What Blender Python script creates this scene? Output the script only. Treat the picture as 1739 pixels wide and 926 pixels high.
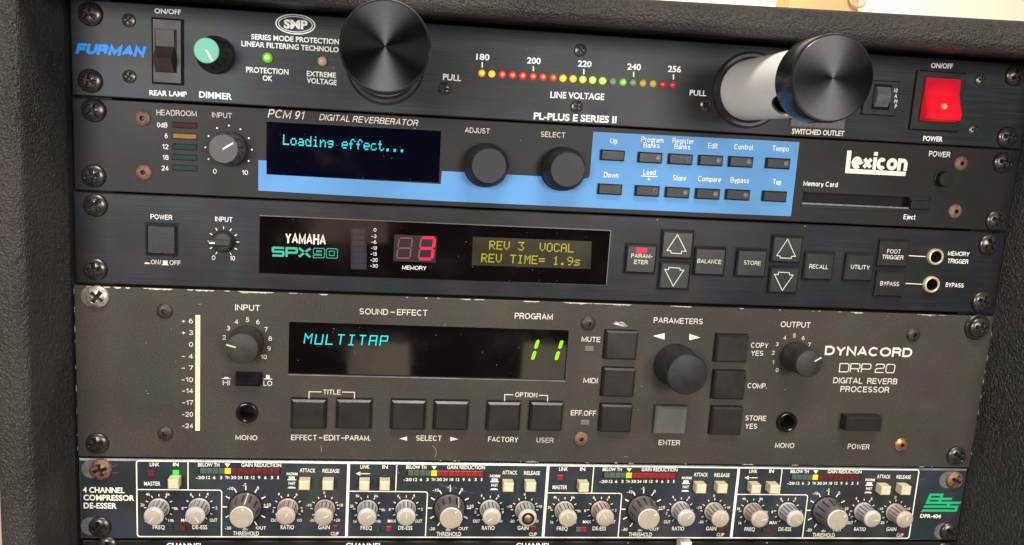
import bpy, math, random
from mathutils import Matrix, Vector
from mathutils.geometry import delaunay_2d_cdt

# ------------------------------------------------------------------ scene, camera, light
for o in list(bpy.data.objects):
    bpy.data.objects.remove(o)
SC = bpy.context.scene
COL = SC.collection
S = 0.001                                   # everything below is measured in millimetres
PW, PH = 1739.0, 926.0                      # size of the measured picture

F = 1321.6877
CX, CY = 785.589, 457.425
CR = ((0.9940845, -0.0948154, 0.0529715), (0.0372724, -0.1602839, -0.9863670), (0.1020133, 0.9825065, -0.1558017))
CC = (148.224, -387.754, -57.961)

cam = bpy.data.cameras.new("camera")
camo = bpy.data.objects.new("camera", cam)
COL.objects.link(camo)
cam.sensor_fit = 'HORIZONTAL'
cam.sensor_width = 36.0
cam.lens = F / PW * 36.0
cam.shift_x = (PW / 2 - CX) / PW
cam.shift_y = (CY - PH / 2) / PW
cam.clip_start = 0.01
cam.clip_end = 50.0
m = Matrix.Identity(4)
for i in range(3):
    m[i][0] = CR[0][i]
    m[i][1] = -CR[1][i]
    m[i][2] = -CR[2][i]
    m[i][3] = CC[i] * S
camo.matrix_world = m
SC.camera = camo

w = bpy.data.worlds.new("World")
SC.world = w
w.use_nodes = True
bg = w.node_tree.nodes['Background']
bg.inputs[0].default_value = (1.0, 0.93, 0.86, 1)
bg.inputs[1].default_value = 0.06
SC.view_settings.view_transform = 'Standard'
SC.view_settings.look = 'None'
SC.view_settings.exposure = 0.0
SC.view_settings.gamma = 1.0


def area(name, loc, target, sx, sy, power, color, spread=180):
    l = bpy.data.lights.new(name, 'AREA')
    l.shape = 'RECTANGLE'
    l.size, l.size_y = sx * S, sy * S
    l.energy = power
    l.color = color
    l.spread = math.radians(spread)
    o = bpy.data.objects.new(name, l)
    COL.objects.link(o)
    o.location = Vector(loc) * S
    d = (Vector(target) - Vector(loc)).normalized()
    o.rotation_euler = d.to_track_quat('-Z', 'Y').to_euler()
    return o


area("key_light_left", (-270, -1000, 30), (200, 0, -110), 360, 280, 9.5, (1.0, 0.975, 0.95))  # left front key, an added area light with no window behind it
area("key_light_right", (570, -1000, 40), (240, 0, -110), 330, 260, 8.0, (1.0, 0.965, 0.92))  # right front key, added to light what the left one leaves shaded
area("ceiling_lamp", (250, -520, 850), (250, 0, -150), 520, 340, 16.0, (1.0, 0.955, 0.89))
area("reflection_fill_left", (150, -900, -470), (240, 0, -180), 105, 150, 0.10, (1.0, 0.80, 0.58))  # added dim area light, meant to reflect in the display glass
area("reflection_fill_right", (440, -900, -470), (240, 0, -180), 90, 160, 0.09, (1.0, 0.86, 0.62))  # second added light, a warm patch reflected in the display glass
area("reflection_fill_pink", (90, -900, -190), (240, 0, -120), 130, 70, 0.035, (1.0, 0.62, 0.50))  # added pinkish light for a soft reflection in the glossy window
area("back_wall_fill", (500, 330, 420), (520, 900, 60), 500, 300, 13.0, (1.0, 0.95, 0.88))  # added light behind the case that brightens the wall

# ------------------------------------------------------------------ measuring helpers


def ray(px, py, y=0.0):
    """point of the measured picture -> millimetres on the plane y (y < 0 is in front of the panels)"""
    a, b = (px - CX) / F, (py - CY) / F
    d = [CR[0][i] * a + CR[1][i] * b + CR[2][i] for i in range(3)]
    t = (y - CC[1]) / d[1]
    return (CC[0] + t * d[0], CC[2] + t * d[2])


def proj(x, y, z):
    v = (x - CC[0], y - CC[1], z - CC[2])
    c = [sum(CR[r][i] * v[i] for i in range(3)) for r in range(3)]
    return (F * c[0] / c[2] + CX, F * c[1] / c[2] + CY)


# ------------------------------------------------------------------ materials
MATS = {}


def lin(r, g, b):
    f = lambda c: (c / 255) / 12.92 if c / 255 <= 0.04045 else ((c / 255 + 0.055) / 1.055) ** 2.4
    return (f(r), f(g), f(b), 1.0)


def new_mat(name):
    mt = bpy.data.materials.new(name)
    mt.use_nodes = True
    nt = mt.node_tree
    MATS[name] = mt
    return mt, nt, nt.nodes['Principled BSDF']


def varied(N, L):
    """object coordinates shifted by a per-object random amount, so that copies do not share their marks"""
    tc = N.new('ShaderNodeTexCoord')
    oi = N.new('ShaderNodeObjectInfo')
    va = N.new('ShaderNodeVectorMath')
    va.operation = 'ADD'
    L.new(tc.outputs['Object'], va.inputs[0])
    L.new(oi.outputs['Random'], va.inputs[1])
    return va.outputs[0]


def plain(name, col, rough=0.5, metal=0.0, spec=0.3, noise=0.0, nscale=300.0, bump=0.0, bscale=900.0, emit=None, estr=0.0, coat=0.0):
    """one surface: base colour with uneven wear, roughness variation and fine bump"""
    mt, nt, p = new_mat(name)
    N, L = nt.nodes, nt.links
    p.inputs['Metallic'].default_value = metal
    p.inputs['Roughness'].default_value = rough
    p.inputs['Specular IOR Level'].default_value = spec
    p.inputs['Coat Weight'].default_value = coat
    c = tuple(col) if len(col) == 4 else tuple(col) + (1.0,)
    p.inputs['Base Color'].default_value = c
    vec = varied(N, L)
    if noise > 0:
        n = N.new('ShaderNodeTexNoise')
        n.inputs['Scale'].default_value = nscale
        n.inputs['Detail'].default_value = 5
        L.new(vec, n.inputs['Vector'])
        r = N.new('ShaderNodeValToRGB')
        r.color_ramp.elements[0].position = 0.3
        r.color_ramp.elements[1].position = 0.7
        r.color_ramp.elements[0].color = tuple(x * (1 - noise) for x in c[:3]) + (1,)
        r.color_ramp.elements[1].color = tuple(min(1, x * (1 + noise)) for x in c[:3]) + (1,)
        L.new(n.outputs['Fac'], r.inputs['Fac'])
        L.new(r.outputs['Color'], p.inputs['Base Color'])
        mr = N.new('ShaderNodeMapRange')
        mr.inputs['To Min'].default_value = max(0.02, rough * 0.8)
        mr.inputs['To Max'].default_value = min(1, rough * 1.25)
        L.new(n.outputs['Fac'], mr.inputs['Value'])
        L.new(mr.outputs['Result'], p.inputs['Roughness'])
    if bump > 0:
        n2 = N.new('ShaderNodeTexNoise')
        n2.inputs['Scale'].default_value = bscale
        n2.inputs['Detail'].default_value = 3
        L.new(vec, n2.inputs['Vector'])
        b = N.new('ShaderNodeBump')
        b.inputs['Strength'].default_value = bump
        b.inputs['Distance'].default_value = 0.0004
        L.new(n2.outputs['Fac'], b.inputs['Height'])
        L.new(b.outputs['Normal'], p.inputs['Normal'])
    if emit:
        p.inputs['Emission Color'].default_value = emit
        p.inputs['Emission Strength'].default_value = estr
    return mt


def panel_mat(name, col, rough, metal=0.0, brushed=0.0, grain=0.0, dust=0.5, spec=0.22, blotch=0.25, tint=(1, 1, 1), speck=(0.5, 0.47, 0.42, 1), uneven=0.8):
    """equipment face plate: brushed or powder coated, slightly uneven, with specks of dust lying on it"""
    mt, nt, p = new_mat(name)
    N, L = nt.nodes, nt.links
    p.inputs['Metallic'].default_value = metal
    p.inputs['Specular IOR Level'].default_value = spec
    tc = N.new('ShaderNodeTexCoord')
    # uneven colour
    n = N.new('ShaderNodeTexNoise')
    n.inputs['Scale'].default_value = 22
    n.inputs['Detail'].default_value = 4
    L.new(tc.outputs['Object'], n.inputs['Vector'])
    hue = N.new('ShaderNodeMixRGB')
    hue.blend_type = 'MIX'
    a = tuple(x * (1 - blotch) for x in col[:3]) + (1,)
    b = tuple(x * (1 + blotch) * t for x, t in zip(col[:3], tint)) + (1,)
    hue.inputs[1].default_value = a
    hue.inputs[2].default_value = b
    r0 = N.new('ShaderNodeMapRange')
    r0.inputs['From Min'].default_value = 0.35
    r0.inputs['From Max'].default_value = 0.65
    L.new(n.outputs['Fac'], r0.inputs['Value'])
    L.new(r0.outputs['Result'], hue.inputs[0])
    cn = N.new('ShaderNodeTexNoise')
    cn.inputs['Scale'].default_value = 48
    cn.inputs['Detail'].default_value = 3
    L.new(tc.outputs['Object'], cn.inputs['Vector'])
    cm = N.new('ShaderNodeVectorMath')
    cm.operation = 'MULTIPLY_ADD'
    cm.inputs[1].default_value = (1.5, 1.5, 1.5)
    cm.inputs[2].default_value = (0.25, 0.25, 0.25)
    L.new(cn.outputs['Color'], cm.inputs[0])
    cx_ = N.new('ShaderNodeMixRGB')
    cx_.blend_type = 'MULTIPLY'
    cx_.inputs[0].default_value = uneven
    L.new(hue.outputs[0], cx_.inputs[1])
    L.new(cm.outputs[0], cx_.inputs[2])
    last = cx_.outputs[0]
    # brush lines
    mp = N.new('ShaderNodeMapping')
    mp.inputs['Scale'].default_value = (18, 900, 1400)
    L.new(tc.outputs['Object'], mp.inputs['Vector'])
    bn = N.new('ShaderNodeTexNoise')
    bn.inputs['Scale'].default_value = 1.0
    bn.inputs['Detail'].default_value = 4
    L.new(mp.outputs['Vector'], bn.inputs['Vector'])
    gn = N.new('ShaderNodeTexNoise')
    gn.inputs['Scale'].default_value = 1500
    gn.inputs['Detail'].default_value = 2
    L.new(tc.outputs['Object'], gn.inputs['Vector'])
    if brushed > 0:
        mx = N.new('ShaderNodeMixRGB')
        mx.blend_type = 'MULTIPLY'
        mx.inputs[0].default_value = 1.0
        rr = N.new('ShaderNodeMapRange')
        rr.inputs['From Min'].default_value = 0.3
        rr.inputs['From Max'].default_value = 0.7
        rr.inputs['To Min'].default_value = 1 - brushed
        rr.inputs['To Max'].default_value = 1 + brushed
        L.new(bn.outputs['Fac'], rr.inputs['Value'])
        L.new(last, mx.inputs[1])
        L.new(rr.outputs['Result'], mx.inputs[2])
        last = mx.outputs[0]
    if grain > 0:
        mx = N.new('ShaderNodeMixRGB')
        mx.blend_type = 'MULTIPLY'
        mx.inputs[0].default_value = 1.0
        rr = N.new('ShaderNodeMapRange')
        rr.inputs['From Min'].default_value = 0.3
        rr.inputs['From Max'].default_value = 0.7
        rr.inputs['To Min'].default_value = 1 - grain
        rr.inputs['To Max'].default_value = 1 + grain
        L.new(gn.outputs['Fac'], rr.inputs['Value'])
        L.new(last, mx.inputs[1])
        L.new(rr.outputs['Result'], mx.inputs[2])
        last = mx.outputs[0]
    # dust specks: a few grains, sizes vary
    vo = N.new('ShaderNodeTexVoronoi')
    vo.inputs['Scale'].default_value = 150
    L.new(tc.outputs['Object'], vo.inputs['Vector'])
    sep = N.new('ShaderNodeSeparateColor')
    L.new(vo.outputs['Color'], sep.inputs[0])
    th = N.new('ShaderNodeMath')
    th.operation = 'MULTIPLY'
    th.inputs[1].default_value = 0.05 * dust
    pw = N.new('ShaderNodeMath')
    pw.operation = 'POWER'
    pw.inputs[1].default_value = 3.0
    L.new(sep.outputs[0], pw.inputs[0])
    L.new(pw.outputs[0], th.inputs[0])
    lt = N.new('ShaderNodeMath')
    lt.operation = 'LESS_THAN'
    L.new(vo.outputs['Distance'], lt.inputs[0])
    L.new(th.outputs[0], lt.inputs[1])
    dm = N.new('ShaderNodeMixRGB')
    dm.inputs[2].default_value = speck
    L.new(lt.outputs[0], dm.inputs[0])
    L.new(last, dm.inputs[1])
    L.new(dm.outputs[0], p.inputs['Base Color'])
    # roughness and bump
    mr = N.new('ShaderNodeMapRange')
    mr.inputs['To Min'].default_value = rough * 0.8
    mr.inputs['To Max'].default_value = min(1.0, rough * 1.2)
    L.new((bn if brushed > 0 else n).outputs['Fac'], mr.inputs['Value'])
    L.new(mr.outputs['Result'], p.inputs['Roughness'])
    bp = N.new('ShaderNodeBump')
    bp.inputs['Strength'].default_value = 0.35 if (brushed > 0 or grain > 0) else 0.1
    bp.inputs['Distance'].default_value = 0.00008
    L.new((bn if brushed > 0 else gn).outputs['Fac'], bp.inputs['Height'])
    L.new(bp.outputs['Normal'], p.inputs['Normal'])
    return mt


def glass_mat(name, col, rough, spec):
    """display glass: dark, glossy, with greasy smudges and settled dust"""
    mt, nt, p = new_mat(name)
    N, L = nt.nodes, nt.links
    vec = varied(N, L)
    p.inputs['Specular IOR Level'].default_value = spec
    n = N.new('ShaderNodeTexNoise')
    n.inputs['Scale'].default_value = 45
    n.inputs['Detail'].default_value = 5
    L.new(vec, n.inputs['Vector'])
    mr = N.new('ShaderNodeMapRange')
    mr.inputs['From Min'].default_value = 0.45
    mr.inputs['From Max'].default_value = 0.75
    mr.inputs['To Min'].default_value = rough
    mr.inputs['To Max'].default_value = rough * 4
    L.new(n.outputs['Fac'], mr.inputs['Value'])
    L.new(mr.outputs['Result'], p.inputs['Roughness'])
    last = None
    for sc_, k in ((230, 0.055), (520, 0.085)):
        vo = N.new('ShaderNodeTexVoronoi')
        vo.inputs['Scale'].default_value = sc_
        L.new(vec, vo.inputs['Vector'])
        sp = N.new('ShaderNodeSeparateColor')
        L.new(vo.outputs['Color'], sp.inputs[0])
        pw = N.new('ShaderNodeMath')
        pw.operation = 'POWER'
        pw.inputs[1].default_value = 4.0
        L.new(sp.outputs[0], pw.inputs[0])
        th = N.new('ShaderNodeMath')
        th.operation = 'MULTIPLY'
        th.inputs[1].default_value = k
        L.new(pw.outputs[0], th.inputs[0])
        lt = N.new('ShaderNodeMath')
        lt.operation = 'LESS_THAN'
        L.new(vo.outputs['Distance'], lt.inputs[0])
        L.new(th.outputs[0], lt.inputs[1])
        mx = N.new('ShaderNodeMixRGB')
        mx.inputs[2].default_value = (0.30, 0.29, 0.28, 1)
        L.new(lt.outputs[0], mx.inputs[0])
        if last is None:
            mx.inputs[1].default_value = tuple(col) + (1,)
        else:
            L.new(last, mx.inputs[1])
        last = mx.outputs[0]
    L.new(last, p.inputs['Base Color'])
    return mt


def tolex_mat(name, col, rough, scale, strength, dist):
    mt, nt, p = new_mat(name)
    N, L = nt.nodes, nt.links
    tc = N.new('ShaderNodeTexCoord')
    v = N.new('ShaderNodeTexVoronoi')
    v.inputs['Scale'].default_value = scale
    v.feature = 'SMOOTH_F1'
    n = N.new('ShaderNodeTexNoise')
    n.inputs['Scale'].default_value = scale * 1.3
    n.inputs['Detail'].default_value = 4
    wv = N.new('ShaderNodeVectorMath')
    wv.operation = 'MULTIPLY_ADD'
    wv.inputs[1].default_value = (0.0016, 0.0016, 0.0016)
    L.new(tc.outputs['Object'], n.inputs['Vector'])
    L.new(n.outputs['Color'], wv.inputs[0])
    L.new(tc.outputs['Object'], wv.inputs[2])
    L.new(wv.outputs[0], v.inputs['Vector'])
    ad0 = N.new('ShaderNodeMath')
    ad0.operation = 'ADD'
    L.new(v.outputs['Distance'], ad0.inputs[0])
    L.new(n.outputs['Fac'], ad0.inputs[1])
    cr = N.new('ShaderNodeTexNoise')
    cr.inputs['Scale'].default_value = scale * 0.28
    cr.inputs['Detail'].default_value = 6
    cr.inputs['Roughness'].default_value = 0.7
    L.new(tc.outputs['Object'], cr.inputs['Vector'])
    ad = N.new('ShaderNodeMath')
    ad.operation = 'MULTIPLY_ADD'
    ad.inputs[1].default_value = 1.6
    L.new(cr.outputs['Fac'], ad.inputs[0])
    L.new(ad0.outputs[0], ad.inputs[2])
    b = N.new('ShaderNodeBump')
    b.inputs['Strength'].default_value = strength
    b.inputs['Distance'].default_value = dist
    L.new(ad.outputs[0], b.inputs['Height'])
    L.new(b.outputs['Normal'], p.inputs['Normal'])
    big = N.new('ShaderNodeTexNoise')
    big.inputs['Scale'].default_value = 18
    big.inputs['Detail'].default_value = 5
    L.new(tc.outputs['Object'], big.inputs['Vector'])
    r = N.new('ShaderNodeValToRGB')
    r.color_ramp.elements[0].position = 0.3
    r.color_ramp.elements[1].position = 0.75
    r.color_ramp.elements[0].color = tuple(x * 0.7 for x in col) + (1,)
    r.color_ramp.elements[1].color = tuple(x * 1.35 for x in col) + (1,)
    L.new(big.outputs['Fac'], r.inputs['Fac'])
    L.new(r.outputs['Color'], p.inputs['Base Color'])
    mr = N.new('ShaderNodeMapRange')
    mr.inputs['From Min'].default_value = 0.3
    mr.inputs['From Max'].default_value = 0.7
    mr.inputs['To Min'].default_value = rough * 0.7
    mr.inputs['To Max'].default_value = rough * 1.6
    L.new(big.outputs['Fac'], mr.inputs['Value'])
    L.new(mr.outputs['Result'], p.inputs['Roughness'])
    return mt


def brushed_disc(name, col, rough):
    mt, nt, p = new_mat(name)
    N, L = nt.nodes, nt.links
    p.inputs['Base Color'].default_value = col
    p.inputs['Metallic'].default_value = 1.0
    p.inputs['Roughness'].default_value = rough
    p.inputs['Anisotropic'].default_value = 0.93
    t = N.new('ShaderNodeTangent')
    t.direction_type = 'RADIAL'
    t.axis = 'Y'
    L.new(t.outputs[0], p.inputs['Tangent'])
    tc = N.new('ShaderNodeTexCoord')
    sp = N.new('ShaderNodeVectorMath')
    sp.operation = 'LENGTH'
    mpx = N.new('ShaderNodeMapping')
    mpx.inputs['Scale'].default_value = (1, 0, 1)
    L.new(tc.outputs['Object'], mpx.inputs['Vector'])
    L.new(mpx.outputs[0], sp.inputs[0])
    n = N.new('ShaderNodeTexNoise')
    n.noise_dimensions = '1D'
    n.inputs['Scale'].default_value = 2500
    L.new(sp.outputs['Value'], n.inputs['W'])
    mr = N.new('ShaderNodeMapRange')
    mr.inputs['To Min'].default_value = rough * 0.92
    mr.inputs['To Max'].default_value = rough * 1.08
    L.new(n.outputs['Fac'], mr.inputs['Value'])
    L.new(mr.outputs[0], p.inputs['Roughness'])
    return mt


def glow(name, rgb, strength=1.0, base=(0.01, 0.01, 0.01, 1), rough=0.25):
    return plain(name, base, rough, emit=lin(*rgb), estr=strength)


panel_mat('black_brushed_aluminium', (0.019, 0.020, 0.021), 0.42, metal=0.2, brushed=0.45, dust=0.8, tint=(0.95, 1.05, 1.1))
panel_mat('black_satin_paint', (0.0115, 0.0102, 0.0098), 0.48, grain=0.12, dust=1.0, tint=(1.08, 0.98, 0.94))
panel_mat('dark_brushed_panel', (0.0165, 0.0165, 0.0185), 0.40, metal=0.3, brushed=0.2, dust=0.8, tint=(1.03, 1.0, 1.02))
panel_mat('brown_grey_powder_coat', (0.0415, 0.0365, 0.0305), 0.55, grain=0.36, dust=0.7, blotch=0.12, uneven=0.4, tint=(1.04, 1.0, 0.95))
panel_mat('blue_grey_paint', (0.026, 0.029, 0.034), 0.42, grain=0.18, dust=1.0, tint=(0.96, 1.02, 1.05))
panel_mat('blue_print', (0.090, 0.255, 0.51), 0.5, grain=0.06, dust=1.0, blotch=0.07, uneven=0.12, speck=(0.03, 0.035, 0.05, 1))
tolex_mat('case_covering', (0.038, 0.0315, 0.0275), 0.33, 900, 1.0, 0.0012)
plain('case_inside', (0.02, 0.018, 0.018), 0.75, noise=0.3, nscale=150, bump=0.8, bscale=700)
plain('rail_metal', (0.012, 0.012, 0.014), 0.5, metal=0.5, noise=0.3)
plain('black_plastic', (0.0095, 0.009, 0.009), 0.38, noise=0.25, nscale=160, bump=0.15, bscale=2500)
plain('button_plastic', (0.011, 0.0105, 0.010), 0.34, spec=0.45, noise=0.18, nscale=120, bump=0.12, bscale=2500)
plain('brown_button_plastic', (0.013, 0.011, 0.0095), 0.33, spec=0.5, noise=0.18, nscale=120, bump=0.15, bscale=2200)
plain('black_gloss', (0.008, 0.008, 0.010), 0.16, noise=0.3, nscale=220)
plain('rocker_brown', (0.040, 0.029, 0.027), 0.45, noise=0.2, nscale=150)
plain('grey_knob', (0.060, 0.053, 0.054), 0.45, noise=0.2, nscale=200, bump=0.1)
plain('dark_knob', (0.016, 0.0158, 0.0155), 0.5, noise=0.25, nscale=200, bump=0.12)
plain('brown_knob', (0.027, 0.024, 0.021), 0.5, noise=0.25, nscale=200, bump=0.15)
plain('grey_button', (0.085, 0.087, 0.078), 0.5, noise=0.1, nscale=150, bump=0.1)
plain('pale_knob', (0.44, 0.365, 0.31), 0.42, noise=0.14, nscale=260)
plain('pale_knob_pink', (0.42, 0.325, 0.28), 0.42, noise=0.16, nscale=260)
plain('pale_knob_green', (0.43, 0.40, 0.31), 0.42, noise=0.16, nscale=260)
plain('pale_knob_grey', (0.42, 0.385, 0.37), 0.42, noise=0.14, nscale=260)
plain('breaker_grey', (0.10, 0.10, 0.10), 0.22, noise=0.2, nscale=300)
plain('pale_cap', (0.36, 0.305, 0.225), 0.5, noise=0.08, nscale=260)
plain('pale_rim', (0.66, 0.60, 0.50), 0.45, noise=0.08, nscale=260)
plain('flute_brown', (0.11, 0.075, 0.055), 0.7, noise=0.3, nscale=400)  # darker brown for the groove faces of the pale knobs
plain('flute_dark', (0.030, 0.024, 0.022), 0.6, noise=0.3, nscale=400)
plain('mauve_knob', (0.10, 0.082, 0.082), 0.42, noise=0.25, nscale=260)
plain('cream_button', (0.62, 0.50, 0.33), 0.42, noise=0.10, nscale=260)
plain('mint_cap', (0.15, 0.47, 0.33), 0.5, noise=0.05)
plain('white_ink', (0.88, 0.86, 0.83), 0.55)
plain('cream_ink', (0.66, 0.605, 0.51), 0.6)
plain('ivory_ink', (0.85, 0.81, 0.66), 0.55)
plain('grey_ink', (0.42, 0.40, 0.38), 0.6)
plain('bright_blue_ink', (0.0, 0.22, 0.74), 0.5)
plain('teal_ink', (0.025, 0.33, 0.24), 0.5)
plain('green_ink', (0.01, 0.38, 0.14), 0.5)
plain('screw_black', (0.080, 0.070, 0.062), 0.27, metal=0.8, noise=0.3, nscale=500, bump=0.08, bscale=1600)
plain('screw_worn', (0.46, 0.38, 0.30), 0.36, metal=0.7, noise=0.4, nscale=600, bump=0.2, bscale=1200)
plain('screw_rusty', (0.19, 0.105, 0.065), 0.45, metal=0.5, noise=0.6, nscale=700, bump=0.5, bscale=1500)
plain('rusty_hex', (0.165, 0.088, 0.062), 0.55, metal=0.25, noise=0.35, nscale=700, bump=0.4, bscale=1500)
plain('black_hex', (0.045, 0.036, 0.030), 0.40, metal=0.4, noise=0.35, nscale=700, bump=0.3)
plain('brass_hex', (0.42, 0.22, 0.10), 0.35, metal=0.8, noise=0.35, nscale=700)
plain('small_screw', (0.12, 0.11, 0.095), 0.30, metal=0.8, noise=0.35, nscale=900)
plain('bare_metal', (0.52, 0.47, 0.39), 0.42, metal=0.5, noise=0.35, nscale=500)
plain('slot_grey', (0.16, 0.15, 0.145), 0.45, metal=0.4, noise=0.3, nscale=500)
plain('edge_metal', (0.24, 0.25, 0.27), 0.38, metal=0.6, noise=0.25, nscale=120)
plain('black_washer', (0.014, 0.013, 0.013), 0.32, noise=0.3)
plain('recess_shade', (0.010, 0.008, 0.007), 0.5, metal=0.3)  # shade of the screw recesses, painted as a near-black colour
plain('scuff_grey', (0.16, 0.165, 0.16), 0.6)
plain('hole_black', (0.003, 0.003, 0.003), 0.7)
plain('nickel', (0.62, 0.50, 0.33), 0.28, metal=0.45, noise=0.2, nscale=500)
plain('white_tube', (0.90, 0.86, 0.79), 0.45, noise=0.05, nscale=60)
plain('gold_rim', (0.60, 0.42, 0.16), 0.3, metal=0.9, noise=0.2)
plain('anodised_black', (0.11, 0.11, 0.115), 0.2, metal=0.9, noise=0.15, nscale=200)
plain('bezel_edge', (0.10, 0.09, 0.08), 0.35, metal=0.6)
plain('ring_black', (0.022, 0.022, 0.024), 0.3, metal=0.3, noise=0.2)
brushed_disc('anodised_disc', (0.026, 0.0252, 0.027, 1), 0.28)
plain('textured_outlet', (0.16, 0.145, 0.135), 0.7, noise=0.4, nscale=1300, bump=0.8, bscale=1400)
plain('pointer_white', (0.80, 0.78, 0.72), 0.5)
plain('pointer_green', (0.42, 0.52, 0.22), 0.5)
plain('pointer_grey', (0.52, 0.50, 0.46), 0.5)
glass_mat('glass_navy', (0.0003, 0.0008, 0.0052), 0.045, 0.42)
glass_mat('glass_black', (0.0024, 0.0013, 0.0015), 0.045, 0.5)
plain('meter_smoke', (0.020, 0.014, 0.019), 0.25, noise=0.2, nscale=90)
plain('meter_block_red', (0.036, 0.019, 0.025), 0.3)
plain('meter_block_blue', (0.017, 0.021, 0.034), 0.3)
plain('digit_panel', (0.017, 0.0115, 0.0125), 0.3)
plain('lcd_back', (0.014, 0.0112, 0.0035), 0.3, spec=0.2, noise=0.5, nscale=38, emit=lin(60, 50, 8), estr=0.07)
glow('lcd_yellow', (205, 196, 18), 0.95)
glow('cyan_glow', (15, 225, 235), 1.35)
glow('red_glow', (255, 18, 70), 1.0, base=(0.2, 0.01, 0.02, 1))
glow('dim_red_segment', (150, 40, 60), 0.4, base=(0.2, 0.05, 0.06, 1))
glow('green_digit', (150, 245, 8), 1.35)
glow('core_orange', (255, 120, 50), 1.2, base=(0.6, 0.2, 0.1, 1))
glow('core_yellow', (255, 225, 60), 1.25, base=(0.6, 0.5, 0.1, 1))
glow('core_pale', (250, 255, 150), 1.3, base=(0.6, 0.6, 0.3, 1))
glow('core_lime', (150, 250, 40), 1.1, base=(0.3, 0.6, 0.1, 1))
glow('led_orange', (255, 110, 8), 1.0, base=(0.6, 0.3, 0.05, 1))
glow('led_amber', (245, 165, 0), 0.95, base=(0.6, 0.4, 0.05, 1))
glow('led_red', (235, 22, 22), 0.9, base=(0.5, 0.04, 0.03, 1))
glow('led_yellow_green', (175, 225, 15), 1.0, base=(0.4, 0.5, 0.05, 1))
glow('led_green', (110, 225, 20), 0.95, base=(0.1, 0.4, 0.03, 1))
glow('led_mid_green', (80, 190, 40), 0.7, base=(0.1, 0.3, 0.05, 1))
plain('led_dim_green', (0.20, 0.25, 0.14), 0.3)
plain('led_dim_amber', (0.50, 0.32, 0.06), 0.3)
plain('led_dim_red', (0.48, 0.03, 0.035), 0.25)
plain('led_pink', (0.62, 0.36, 0.29), 0.3)
plain('led_smoke', (0.12, 0.115, 0.10), 0.35)
plain('bar_red_dark', (0.060, 0.016, 0.016), 0.6, spec=0.1, noise=0.15)
plain('bar_yellow_dark', (0.24, 0.15, 0.035), 0.6, spec=0.1, noise=0.1)
plain('bar_green_dark', (0.015, 0.043, 0.030), 0.6, spec=0.1, noise=0.15)
plain('seg_green', (0.060, 0.10, 0.070), 0.35, noise=0.12)
plain('seg_red', (0.27, 0.018, 0.018), 0.3, noise=0.12)
plain('seg_red_dark', (0.12, 0.016, 0.017), 0.3, noise=0.12)
glow('seg_yellow', (255, 195, 0), 1.0, base=(0.5, 0.35, 0.02, 1))
glow('bright_green_light', (20, 250, 20), 1.0, base=(0.05, 0.4, 0.05, 1))
glow('red_lens', (255, 30, 26), 0.34, base=(0.40, 0.006, 0.02, 1), rough=0.2)
_m, _nt, _p = MATS['red_lens'], MATS['red_lens'].node_tree, MATS['red_lens'].node_tree.nodes['Principled BSDF']
_tc = _nt.nodes.new('ShaderNodeTexCoord')
_d = _nt.nodes.new('ShaderNodeVectorMath')
_d.operation = 'DISTANCE'
_d.inputs[1].default_value = (0.0003, -0.0012, -0.0045)
_r = _nt.nodes.new('ShaderNodeMapRange')
_r.inputs['From Min'].default_value = 0.001
_r.inputs['From Max'].default_value = 0.014
_r.inputs['To Min'].default_value = 0.85
_r.inputs['To Max'].default_value = 0.10
_nt.links.new(_tc.outputs['Object'], _d.inputs[0])
_nt.links.new(_d.outputs['Value'], _r.inputs['Value'])
_nt.links.new(_r.outputs['Result'], _p.inputs['Emission Strength'])
glow('neon_spot', (255, 120, 40), 1.1, base=(0.8, 0.2, 0.1, 1))
glow('strip_lamp', (255, 222, 165), 0.28, base=(0.62, 0.50, 0.32, 1), rough=0.4)
plain('wall_paint', (0.84, 0.73, 0.56), 0.9, noise=0.05, nscale=4)
plain('tan_wood', (0.42, 0.25, 0.11), 0.6, noise=0.1, nscale=12)
plain('cable_grey', (0.35, 0.27, 0.20), 0.5)

# ------------------------------------------------------------------ mesh helpers (all in millimetres)


def link(name, verts, faces, mat, parent=None, origin=None, smooth=None, label=None):
    """one mesh object; verts in the frame of the thing (x right, y into the rack, z up)"""
    if origin is None:
        n = len(verts)
        lo = [min(v[i] for v in verts) for i in range(3)]
        hi = [max(v[i] for v in verts) for i in range(3)]
        origin = tuple((a + b) / 2 for a, b in zip(lo, hi))
    me = bpy.data.meshes.new(name)
    me.from_pydata([((v[0] - origin[0]) * S, (v[1] - origin[1]) * S, (v[2] - origin[2]) * S) for v in verts], [], faces)
    me.materials.append(MATS[mat])
    if smooth:
        me.polygons.foreach_set('use_smooth', [True] * len(me.polygons))
        me.update()
        me.set_sharp_from_angle(angle=math.radians(smooth))
    me.update()
    o = bpy.data.objects.new(name, me)
    COL.objects.link(o)
    base = (0, 0, 0)
    if parent is not None:
        o.parent = parent
        base = parent.get('mm_origin', (0, 0, 0))
    o.location = tuple((origin[i] - base[i]) * S for i in range(3))
    o['mm_origin'] = origin
    if label:
        o['label'] = label
    return o


def box(x0, x1, y0, y1, z0, z1):
    v = [(x, y, z) for x in (x0, x1) for y in (y0, y1) for z in (z0, z1)]
    f = [(0, 1, 3, 2), (4, 6, 7, 5), (0, 4, 5, 1), (2, 3, 7, 6), (0, 2, 6, 4), (1, 5, 7, 3)]
    return v, f


def join(*parts):
    V, Fc = [], []
    for v, f in parts:
        k = len(V)
        V += list(v)
        Fc += [tuple(i + k for i in q) for q in f]
    return V, Fc


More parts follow.
